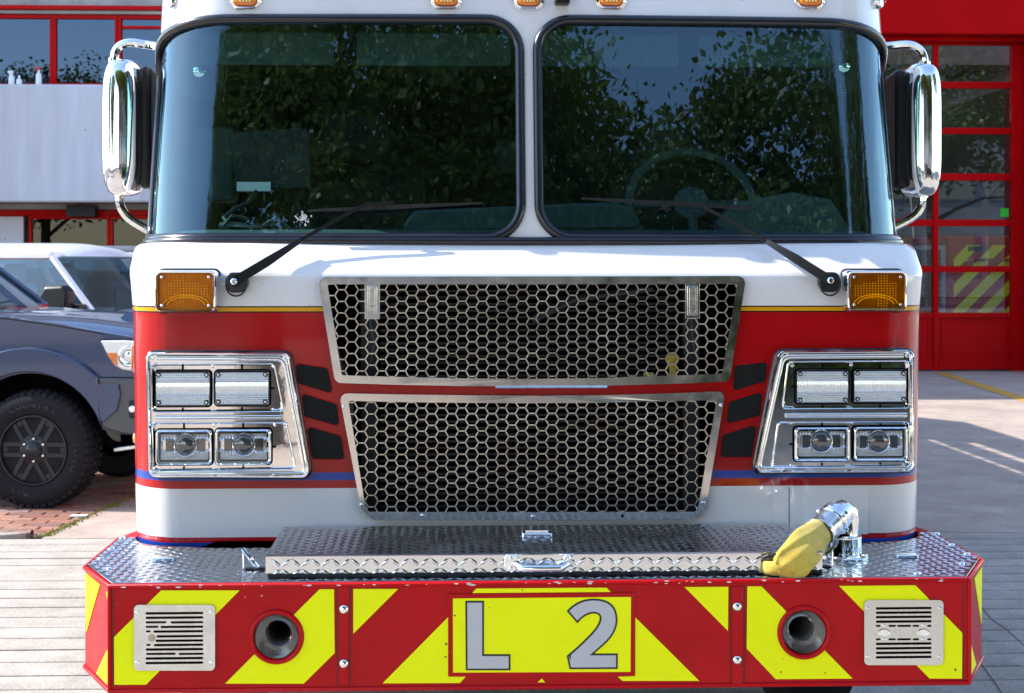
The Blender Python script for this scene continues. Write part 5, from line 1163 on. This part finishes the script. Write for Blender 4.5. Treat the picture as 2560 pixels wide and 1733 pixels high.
# ================================================================ PARKED CARS
def loc_thing(name, label, cat, X, Y, rot, group=None):
    o = thing(name, label, cat, (X, Y, 0), group); o.rotation_euler.z = R(rot); return o
def text_mesh(body, size):
    c = bpy.data.curves.new('t', 'FONT'); c.body = body; c.size = size; c.align_x = 'CENTER'; c.extrude = .0015; c.resolution_u = 2
    o = bpy.data.objects.new('t', c); COL.objects.link(o); bpy.context.view_layer.update(); dg = bpy.context.evaluated_depsgraph_get()
    me = o.evaluated_get(dg).to_mesh(); v = [tuple(q.co) for q in me.vertices]; f = [tuple(p.vertices) for p in me.polygons]
    o.evaluated_get(dg).to_mesh_clear(); bpy.data.objects.remove(o); bpy.data.curves.remove(c); return v, f
def wheel(parent, c, r, w_, near=True, detail=True):
    """axis along y; face at c.y, tyre body behind it (towards +y if near)"""
    s = 1 if near else -1; c = Vector(c); ax = (0, s, 0)
    t = MB().lathe([(r*.60, .035), (r*.62, .012), (r*.70, 0), (r*.84, -.002), (r*.93, .010), (r*.975, .030), (r, .055), (r, w_-.055), (r*.975, w_-.03), (r*.9, w_-.005), (r*.6, w_-.01), (r*.58, w_*.5)], c, ax, 56)
    W = t.build('wheel', 'tyre', parent, 40)
    if detail:
        tb = MB()
        for i in range(46):
            a = 2*math.pi*i/46
            for k, (ya, yb, da) in enumerate(((.012, .085, 0), (.095, .165, .07), (.175, .245, .02))):
                p = []; aa = a+da*.6; ha = .054
                for yy, rr in ((ya, r*(.965 if k == 0 else 1.0)), (yb, r*1.0)):
                    for q in (aa-ha, aa+ha*.75):
                        for rad in (rr-.01, rr+.010): p.append((c.x+rad*math.cos(q), c.y+s*yy, c.z+rad*math.sin(q)))
                tb.add(p, [(0, 1, 3, 2), (4, 6, 7, 5), (0, 4, 5, 1), (2, 3, 7, 6), (0, 2, 6, 4), (1, 5, 7, 3)])
        tb.build('tread_blocks', 'tyre', W, 0, kind='stuff')
    rr = r*.585; rim = MB()
    rim.lathe([(rr*1.04, .02), (rr*1.03, .006), (rr*.985, .006), (rr*.95, .03), (rr*.93, .09), (rr*.93, w_-.04)], c, ax, 48, cap=False)
    rim.build('rim', 'rim_black', W, 40)
    sp = MB()
    for i in range(6):
        M_ = Matrix.Translation(c) @ Matrix.Rotation(R(90+60*i), 4, 'Y')
        for sx in (-1, 1):
            ya, yb = (.030, .062) if near else (-.062, -.030)
            sp.box(min(sx*.020, sx*.052), max(sx*.020, sx*.052), ya, yb, rr*.28, rr*.97, 0, M_)
        sp.box(-.0201, .0201, *((.034, .060) if near else (-.060, -.034)), rr*.26, rr*.44, 0, M_); sp.box(-.0201, .0201, *((.034, .060) if near else (-.060, -.034)), rr*.80, rr*.96, 0, M_)
    sp.build('spokes', 'rim_black', W, 0, bevel=.004)
    MB().lathe([(rr*.44, .07), (rr*.44, .036), (rr*.40, .030), (rr*.24, .030), (rr*.235, .016), (rr*.20, .010), (0, .010)], c, ax, 32).build('hub_cap', 'rim_black', W, 40)
    for i in range(6): a = R(60*i+30); MB().lathe([(.010, 0), (.010, .012), (.006, .016), (0, .016)], (c.x+rr*.33*math.cos(a), c.y+s*.032, c.z+rr*.33*math.sin(a)), (0, -s, 0), 8).build('lug_nut', 'polished_steel', W)
    MB().lathe([(rr*.58, .12), (rr*.58, .135)], c, ax, 28).build('brake_disc', 'horn_grey', W, 0)
    if detail:
        lt = MB()
        for word, a0, da in (('COUNTRY', 118, -9.5), ('TOYO', 8, -10.5), ('A/T', -98, -9), ('OPEN', 200, -9)):
            for i, ch in enumerate(word):
                a = R(a0+da*i); v, f = text_mesh(ch, .058); ro = a-math.pi/2; rad = r*.735
                lt.add([(c.x+(rad+q[1])*math.cos(a)+q[0]*math.cos(ro), c.y-s*(.0005+q[2]*.6), c.z+(rad+q[1])*math.sin(a)+q[0]*math.sin(ro)) for q in v], f)
        lt.build('tyre_lettering', 'tyre_letters', W, 0)
    return W
S = .002735
def sl_(px, py): return ((px-77)*S, (1266-py)*S)
def arcp(cx, cy, r, a0, a1, n=18): return [(cx+r*math.cos(R(lerp(a0, a1, i/n))), cy-r*math.sin(R(lerp(a0, a1, i/n)))) for i in range(n+1)]
SUV = loc_thing('parked_suv', 'dark slate blue SUV with black wheels parked on bricks nearest the truck', 'SUV', -3.07, 6.73, -8)
top = [(-1270, 800), (-1250, 770), (-700, 775), (-200, 782), (0, 793), (130, 810), (254, 831), (325, 842), (362, 862), (380, 905), (388, 940), (388, 1040), (368, 1086), (300, 1082), (247, 1070)]
bot = arcp(62, 1125, 193, 16, 164)+[(-150, 1106), (-740, 1106)]+arcp(-941, 1125, 193, 10, 170)+[(-1240, 1075), (-1285, 1000)]
bd_ = MB().prism([sl_(*q) for q in top+bot], .075, 1.83).build('body', 'suv_paint', SUV, 30)
bv = bd_.modifiers.new('bevel', 'BEVEL'); bv.width = .05; bv.segments = 4; bv.limit_method = 'ANGLE'; bv.angle_limit = R(50)
# bonnet with scoop
rows = []
for px, pe, pm in ((-165, 790, 782), (-20, 795, 784), (80, 805, 787), (160, 815, 791), (220, 825, 798), (280, 832, 805), (330, 838, 813), (362, 850, 828)):
    x, ze = sl_(px, pe); _, zm = sl_(px, pm); rows.append([(x, .10+.03, ze-.01), (x, .24, lerp(ze, zm, .62)), (x, .42, lerp(ze, zm, .86)), (x, .62, zm-.012), (x, .80, zm), (x, 1.10, zm), (x, 1.28, zm-.012), (x, 1.50, lerp(ze, zm, .85)), (x, 1.66, lerp(ze, zm, .6)), (x, 1.77, ze-.01)])
BN = MB().rings(rows, False).build('bonnet', 'suv_paint', SUV, 50); BN.modifiers.new('s', 'SUBSURF').render_levels = 2
x0, z0 = sl_(246, 798); sc_ = MB(); sc_.add([(x0-.10, .62, z0-.03), (x0+.19, .66, z0-.055), (x0+.19, 1.2, z0-.055), (x0-.10, 1.24, z0-.03), (x0-.03, .68, z0+.035), (x0+.10, .70, z0+.028), (x0+.10, 1.16, z0+.028), (x0-.03, 1.18, z0+.035)], [(0, 1, 5, 4), (2, 3, 7, 6), (4, 5, 6, 7), (0, 4, 7, 3)]); sc_.build('bonnet_scoop', 'suv_paint', SUV, 30); MB().box(x0+.09, x0+.105, .72, 1.14, z0-.04, z0+.020).build('scoop_opening', 'dark_void', SUV, 0)
# shut lines
for pts in ([(-160, 788), (0, 797), (130, 814), (250, 834)], [(243, 848), (300, 846), (366, 849)], [(190, 941), (388, 941)], [(-128, 800), (-134, 900), (-150, 1000), (-152, 1080)]):
    MB().tube([(sl_(*q)[0], .0775, sl_(*q)[1]) for q in pts], .0045, 5).build('shut_line', 'dark_void', SUV, 0)
# wheel-arch flares
for cx in (62, -941):
    ring = [sl_(*q) for q in arcp(cx, 1125, 256, 46, 140, 16)]; ring += [sl_(*q) for q in arcp(cx, 1125, 194, 163, 17, 24)]
    ring = [sl_(*q) for q in [(cx+178, 941)]+arcp(cx-2, 1120, 252, 46, 142, 16)+arcp(cx, 1125, 196, 160, 19, 24)]
    MB().prism(ring, .025, .13).build('wheel_arch_flare', 'suv_paint', SUV, 40, bevel=.018)
MB().prism([sl_(*q) for q in ((-130, 1080), (-760, 1080), (-760, 1106), (-130, 1106))], .03, .12).build('side_step', 'suv_trim', SUV, 0, bevel=.01)
# front bumper, headlamp, fog lamp
bq = [(190, 943), (388, 943), (402, 985), (402, 1050), (384, 1088), (300, 1080), (248, 1066), (236, 1030), (214, 985)]
MB().prism(fillet([sl_(*q) for q in bq], .012, 4), .050, 1.86).build('front_bumper', 'suv_trim', SUV, 40, bevel=.03)
MB().prism(fillet([sl_(*q) for q in ((200, 957), (292, 957), (296, 985), (288, 1020), (250, 1052), (240, 1030), (222, 990))], .012, 4), .030, .052).build('bumper_corner', 'suv_paint', SUV, 40, bevel=.012)
MB().prism(fillet([sl_(*q) for q in ((317, 996), (350, 998), (352, 1045), (318, 1040))], .012, 4), .040, .052).build('fog_lamp_housing', 'black_plastic', SUV, 30, bevel=.004)
p_ = sl_(327, 1018); MB().lathe([(.024, 0), (.022, .010), (0, .014)], (p_[0], .040, p_[1]), (0, -1, 0), 16).build('fog_lamp', 'lamp_white', SUV)
MB().prism([sl_(*q) for q in ((250, 1125), (330, 1112), (395, 1090), (395, 1098), (330, 1122), (252, 1134))], .25, 1.6).build('skid_plate', 'brushed_steel', SUV, 0, bevel=.004)
hq = [(243, 850), (300, 849), (366, 852), (384, 915), (330, 926), (300, 922), (280, 912), (262, 888)]
HL = MB().prism(fillet([sl_(*q) for q in hq], .010, 4), .055, .25).build('headlamp', 'lamp_white', SUV, 40, bevel=.012)
MB().prism([sl_(*q) for q in ((260, 880), (285, 880), (288, 912), (276, 905))], .049, .056).build('indicator', 'amber_solid', HL, 0, bevel=.001)
p_ = sl_(316, 888); MB().lathe([(.075, .0), (.066, .006), (.040, -.001), (.020, .004), (0, .006)], (p_[0], .054, p_[1]), (0, -1, 0), 24).build('reflector_bowl', 'chrome', HL, 40)
MB().prism(fillet([sl_(*q) for q in hq], .010, 4), .040, .0425).build('lamp_cover', 'lamp_glass', HL, 30)
MB().prism([sl_(*q) for q in ((386, 850), (392, 850), (400, 940), (388, 940))], .25, 1.65).build('front_grille', 'dark_void', SUV, 0)
MB().box(sl_(250, 0)[0], sl_(255, 0)[0], .40, 1.5, .35, .8).build('inner_panel', 'dark_void', SUV, 0)
MB().box(sl_(-800, 0)[0], sl_(-145, 0)[0], .2, 1.7, .38, .85).build('underbody', 'dark_void', SUV, 0)
MB().box(sl_(-160, 0)[0], sl_(255, 0)[0], .36, 1.54, .62, .95).build('wheel_well', 'dark_void', SUV, 0)
# cabin
def beam(mb, a, b, w_, mi=0): return mb.tube([a, b], w_, 6, mi)
def cabin(parent, A, B, C_, D_, wd, paint, roof_z, inset_top=.12):
    """A front base, B front top, C rear top, D rear base as (x,z); near side at y=0, far side at y=wd"""
    def nr(q, far): y = (.05 if q[1] < B[1]-.1 else inset_top); return Vector((q[0], wd-y if far else y, q[1]))
    pl = MB()
    for far in (0, 1):
        a, b, c, d = nr(A, far), nr(B, far), nr(C_, far), nr(D_, far)
        for k in (.0, .36, .70, 1.):
            lo, hi = a.lerp(d, k), b.lerp(c, k); pl.tube([lo, hi], .035, 6)
        pl.tube([b, c], .04, 6)
    pl.tube([nr(A, 0), nr(A, 1)], .03, 6); pl.tube([nr(B, 0), nr(B, 1)], .035, 6)
    pl.build('pillars', paint, parent, 40)
    for far in (0, 1):
        a, b, c, d = nr(A, far), nr(B, far), nr(C_, far), nr(D_, far)
        for k0, k1 in ((0, .36), (.36, .70), (.70, 1)): MB().add([a.lerp(d, k0), a.lerp(d, k1), b.lerp(c, k1), b.lerp(c, k0)], [(0, 1, 2, 3)]).build('side_window', 'car_glass', parent, 0)
    rows = []
    for i in range(9):
        t = i/8; bul = .14*math.sin(math.pi*t); rows.append([nr(A, 0).lerp(nr(A, 1), t)+Vector((bul, 0, 0)), nr(B, 0).lerp(nr(B, 1), t)+Vector((bul*.7, 0, 0))])
    MB().rings(rows, False).build('windscreen', 'car_glass', parent, 60)
    rows = []
    for i in range(11):
        t = i/10; y = lerp(inset_top-.02, wd-inset_top+.02, t); h = (roof_z-B[1])*(1-abs(2*t-1)**3.2); fw = .10*math.sin(math.pi*t)
        rows.append([(B[0]+.02+fw, y, B[1]-.005), (B[0]-.06+fw, y, B[1]+h*.55+.012), (B[0]-.28+fw*.5, y, B[1]+h*.9+.015), (lerp(B[0], C_[0], .5), y, B[1]+h+.015), (C_[0]+.1, y, C_[1]+h*.8), (C_[0], y, C_[1])])
    MB().rings(rows, False).build('roof', paint, parent, 60)
    MB().box(D_[0]-.05, D_[0]+.02, .1, wd-.1, D_[1]-.3, C_[1]).build('rear_wall', 'interior_dark', parent, 0)
    MB().box(A[0]-.25, A[0]+.1, .1, wd-.1, A[1]-.35, A[1]-.02).build('fascia', 'interior_dark', parent, 0, bevel=.03)
    for y in (wd*.27, wd*.73):
        s_ = MB().box(A[0]-1.25, A[0]-1.05, y-.24, y+.24, A[1]-.5, A[1]+.28).build('seat', 'seat_grey', parent, 0, bevel=.05); MB().box(A[0]-1.22, A[0]-1.10, y-.13, y+.13, A[1]+.29, A[1]+.47).build('headrest', 'seat_grey', s_, 0, bevel=.04)
    c = Vector((A[0]-.42, wd*.73, A[1]+.06)); MB().tube([c+Vector((-.07*math.sin(a), .19*math.cos(a), .18*math.sin(a))) for a in [2*math.pi*i/24 for i in range(24)]], .014, 6, 0, True).build('steering_wheel', 'interior_dark', parent)
cabin(SUV, (sl_(-160, 782)), (sl_(-390, 596)), (sl_(-1150, 600)), (sl_(-1230, 775)), 1.80+.06, 'suv_paint', (1266-575)*S, .20)
MB().tube([Vector((*sl_(-60, 776)[:1], .28, sl_(96, 776)[1])), Vector((*sl_(-100, 768)[:1], .45, sl_(40, 768)[1]+.01)), Vector((*sl_(-120, 768)[:1], .9, sl_(40, 768)[1]+.02))], .008, 5).build('windscreen_wiper', 'black_plastic', SUV)
wheel(SUV, (0, -.005, .395), .395, .27)
wheel(SUV, (0, 1.885, .395), .395, .27, False, False)
wheel(SUV, (sl_(-941, 0)[0], -.005, .395), .395, .27, True, False); wheel(SUV, (sl_(-941, 0)[0], 1.885, .395), .395, .27, False, False)

def make_van(name, label, X, Y, rot):
    V = loc_thing(name, label, 'van', X, Y, rot)
    pr = [(-4.0, .40), (-4.02, 1.18), (-1.3, 1.19), (0.0, 1.18), (.12, 1.16), (.62, 1.06), (.86, .96), (.93, .80), (.95, .42)]
    arch = lambda cx: [(cx+.37*math.cos(R(a)), .34+.37*math.sin(R(a))) for a in range(10, 171, 16)]
    low = [(.62, .36)]+arch(.2)+[(-.2, .36), (-2.5, .36)]+arch(-2.9)+[(-3.3, .38)]
    b = MB().prism(pr+low, 0, 1.78).build('body', 'van_paint', V, 30); bv = b.modifiers.new('bevel', 'BEVEL'); bv.width = .06; bv.segments = 4; bv.limit_method = 'ANGLE'; bv.angle_limit = R(45)
    MB().box(-3.9, .5, .1, 1.68, .5, .9).build('underbody', 'dark_void', V, 0)
    cabin(V, (.02, 1.19), (-.50, 1.735), (-3.75, 1.735), (-3.95, 1.19), 1.78, 'van_paint', 1.86, .14)
    m_ = MB().prism(fillet([(-.42, 1.16), (-.12, 1.16), (-.10, 1.40), (-.16, 1.46), (-.36, 1.45), (-.42, 1.36)], .05), -.20, -.06).build('door_mirror', 'black_plastic', V, 40, bevel=.03)
    MB().box(-.16, -.04, -.10, .06, 1.17, 1.28).build('mirror_foot', 'black_plastic', m_, 0, bevel=.02)
    MB().tube([(.05, .35, 1.215), (-.02, .9, 1.235), (-.02, 1.3, 1.23)], .010, 5).build('windscreen_wiper', 'black_plastic', V)
    for x in (.2, -2.9):
        for y, s in ((.02, (0, 1, 0)), (1.76, (0, -1, 0))): MB().lathe([(.18, .02), (.30, 0), (.335, .03), (.34, .18), (.3, .21), (.18, .2)], (x, y, .34), s, 28).build('wheel', 'tyre', V)
    MB().box(.935, .965, .12, 1.66, .66, .86).build('headlamps', 'lamp_white', V, 0, bevel=.01)
    for k in (-1.28, ): MB().box(k-.004, k+.004, -.003, .0, .45, 1.17).build('door_seam', 'black_plastic', V, 0)
    return V
VAN = make_van('parked_van', 'white van with grey door mirror parked behind the dark SUV', -3.62, 10.9, -20)
V2 = copy_thing(VAN); V2.location = (-2.85, 13.0, 0); V2.rotation_euler.z = R(-14); V2['label'] = 'dark grey van mostly hidden behind the white van'
for ch in [q for q in bpy.data.objects if q.parent == V2]:
    for sl2 in ch.material_slots:
        if sl2.material and sl2.material.name == 'van_paint': sl2.link = 'OBJECT'; sl2.material = MATS['grey_paint']

# ================================================================ TREES AND BUILDING ACROSS THE STREET (behind the camera, mirrored in glass and chrome)
def tree(label, X, Y, h_tr, zc, rx, rz, nclump, per, leaf, m='leaf', seed=1, tight=1.):
    rs = np.random.RandomState(seed); rn = random.Random(seed)
    t = thing('street_tree', label, 'tree', (X, Y, 0), 'street trees facing the station')
    tr = MB(); tr.tube([(0, 0, -.05), (.03, .02, h_tr*.4), (-.02, .05, h_tr*.8), (.05, 0, h_tr*1.2), (.05, .05, zc+rz*.6)], [.24, .19, .16, .12, .04], 12)
    for i in range(11):
        a = i*2.4+rn.uniform(-.3, .3); z0 = lerp(h_tr*.75, zc+rz*.2, i/10); e = Vector((rx*.78*math.cos(a), rx*.78*math.sin(a), z0+rn.uniform(.5, 1.6))); s = Vector((0, .03, z0))
        mid = s.lerp(e, .5)+Vector((0, 0, .35)); tr.tube([s, s.lerp(mid, .5)+Vector((0, 0, .06)), mid, mid.lerp(e, .5), e], [.075, .06, .045, .03, .012], 7)
        for k in range(4):
            q = mid.lerp(e, rn.uniform(0, 1)); tr.tube([q, q+Vector((rn.uniform(-.8, .8), rn.uniform(-.8, .8), rn.uniform(.1, .8)))], [.02, .006], 5)
    tr.build('trunk', 'bark', t, 40)
    d = rs.normal(size=(nclump, 3)); d /= np.linalg.norm(d, axis=1)[:, None]; rad = rs.uniform(.25, 1., nclump)**.5
    c = d*rad[:, None]*np.array([rx, rx, rz]); c[:, 2] = np.maximum(c[:, 2], -rz*.75)
    c += rs.normal(size=c.shape)*.25
    n = nclump*per; cen = np.repeat(c, per, 0)+rs.normal(size=(n, 3))*np.array([.42, .42, .26])*tight; cen[:, 2] += zc
    ax = rs.normal(size=(n, 3)); ax[:, 2] = ax[:, 2]*.5-.35; ax /= np.linalg.norm(ax, axis=1)[:, None]
    up = rs.normal(size=(n, 3))*.75+np.array([0, 0, 1.]); sd = np.cross(ax, up); sd /= np.linalg.norm(sd, axis=1)[:, None]; nm = np.cross(sd, ax)
    Ls = leaf*rs.uniform(.65, 1.25, n)[:, None]; Ws = Ls*.30
    V = np.stack([cen, cen+ax*Ls*.45+sd*Ws-nm*Ls*.06, cen+ax*Ls-nm*Ls*.12, cen+ax*Ls*.45-sd*Ws-nm*Ls*.06], 1).reshape(-1, 3)
    me = bpy.data.meshes.new('crown'); me.vertices.add(n*4); me.vertices.foreach_set('co', V.ravel().astype(np.float32)); me.loops.add(n*4); me.polygons.add(n)
    me.loops.foreach_set('vertex_index', np.arange(n*4, dtype=np.int32)); me.polygons.foreach_set('loop_start', np.arange(0, n*4, 4, dtype=np.int32)); me.polygons.foreach_set('loop_total', np.full(n, 4, dtype=np.int32))
    me.update(); me.validate(); me.materials.append(MATS[m]); o = bpy.data.objects.new('crown', me); COL.objects.link(o); o.parent = t
    return t
tree('broad leafy street tree reflected in the middle of the windshield', -2.0, -9.4, 3.6, 6.0, 4.3, 2.4, 560, 190, .115, 'leaf', 3, .62)
tree('dark leafy street tree reflected at the right of the windshield', 5.2, -10.0, 3.4, 5.6, 4.0, 2.4, 520, 190, .115, 'leaf_dark', 5, .62)
tree('tall dark tree standing behind the two reflected street trees', 0.5, -15.5, 4.0, 7.0, 5.6, 2.9, 420, 110, .20, 'leaf_dark', 23)
tree('tall dark tree behind the right reflected street tree', 9.0, -16.0, 4.0, 6.2, 5.0, 2.7, 360, 110, .20, 'leaf_dark', 29)
tree('leafy street tree between the far left one and the middle one', -14.0, -15.0, 3.4, 5.6, 3.4, 2.6, 300, 70, .18, 'leaf_dark', 17)
tree('far left street tree reflected in the left mirror', -19.0, -9.0, 3.4, 5.2, 3.2, 2.6, 240, 60, .22, 'leaf', 19)
tree('tall leafy street tree reflected in the station door glass', 15.5, -7.0, 4.0, 7.6, 4.4, 3.6, 280, 70, .24, 'leaf', 9)
tree('slim street tree reflected beside the tall one in the door glass', 22.0, -4.0, 4.0, 8.4, 3.6, 4.2, 220, 70, .24, 'leaf_dark', 11)
def added_shrub(label, X, Y, seed): t_ = tree(label, X, Y,   .3, 1.1, 1.6, 1.0, 110, 60, .12, 'leaf_dark', seed); t_.name = 'added_shrub'; t_['category'] = 'added_shrub'; t_['group'] = 'unseen shrubs added to darken a reflection'
for i, nm in enumerate(('first', 'second', 'third', 'fourth', 'fifth')): added_shrub('unseen dark bush added to darken the reflection in the red paint, %s from the trunk' % nm, 3.0+i*2.1, -14.6-.4*(i % 2), 40+i)  # unseen bushes added so the right red panel mirrors something dark
AB = thing('concrete_block', 'pale concrete office block across the street reflected in the windshield', 'building', (8, -34, 0))
MB().box(-13, 22, -12, 0, 0, 12.5).build('wall', 'facade_band', AB, 0); MB().box(-13.4, 22.4, -12.4, .4, 12.5, 13.4).build('parapet', 'facade_band', AB, 0)
for fl_ in range(3):
    for i in range(0, 11):
        x0 = -12.5+i*3.1; z0 = 1.2+fl_*3.6; wn = MB().box(x0, x0+2.5, -.1, .08, z0, z0+2.0).build('window', 'facade_band', AB, 0); MB().box(x0+.08, x0+2.42, .081, .1, z0+.08, z0+1.92).build('pane', 'lens_dark', wn, 0)
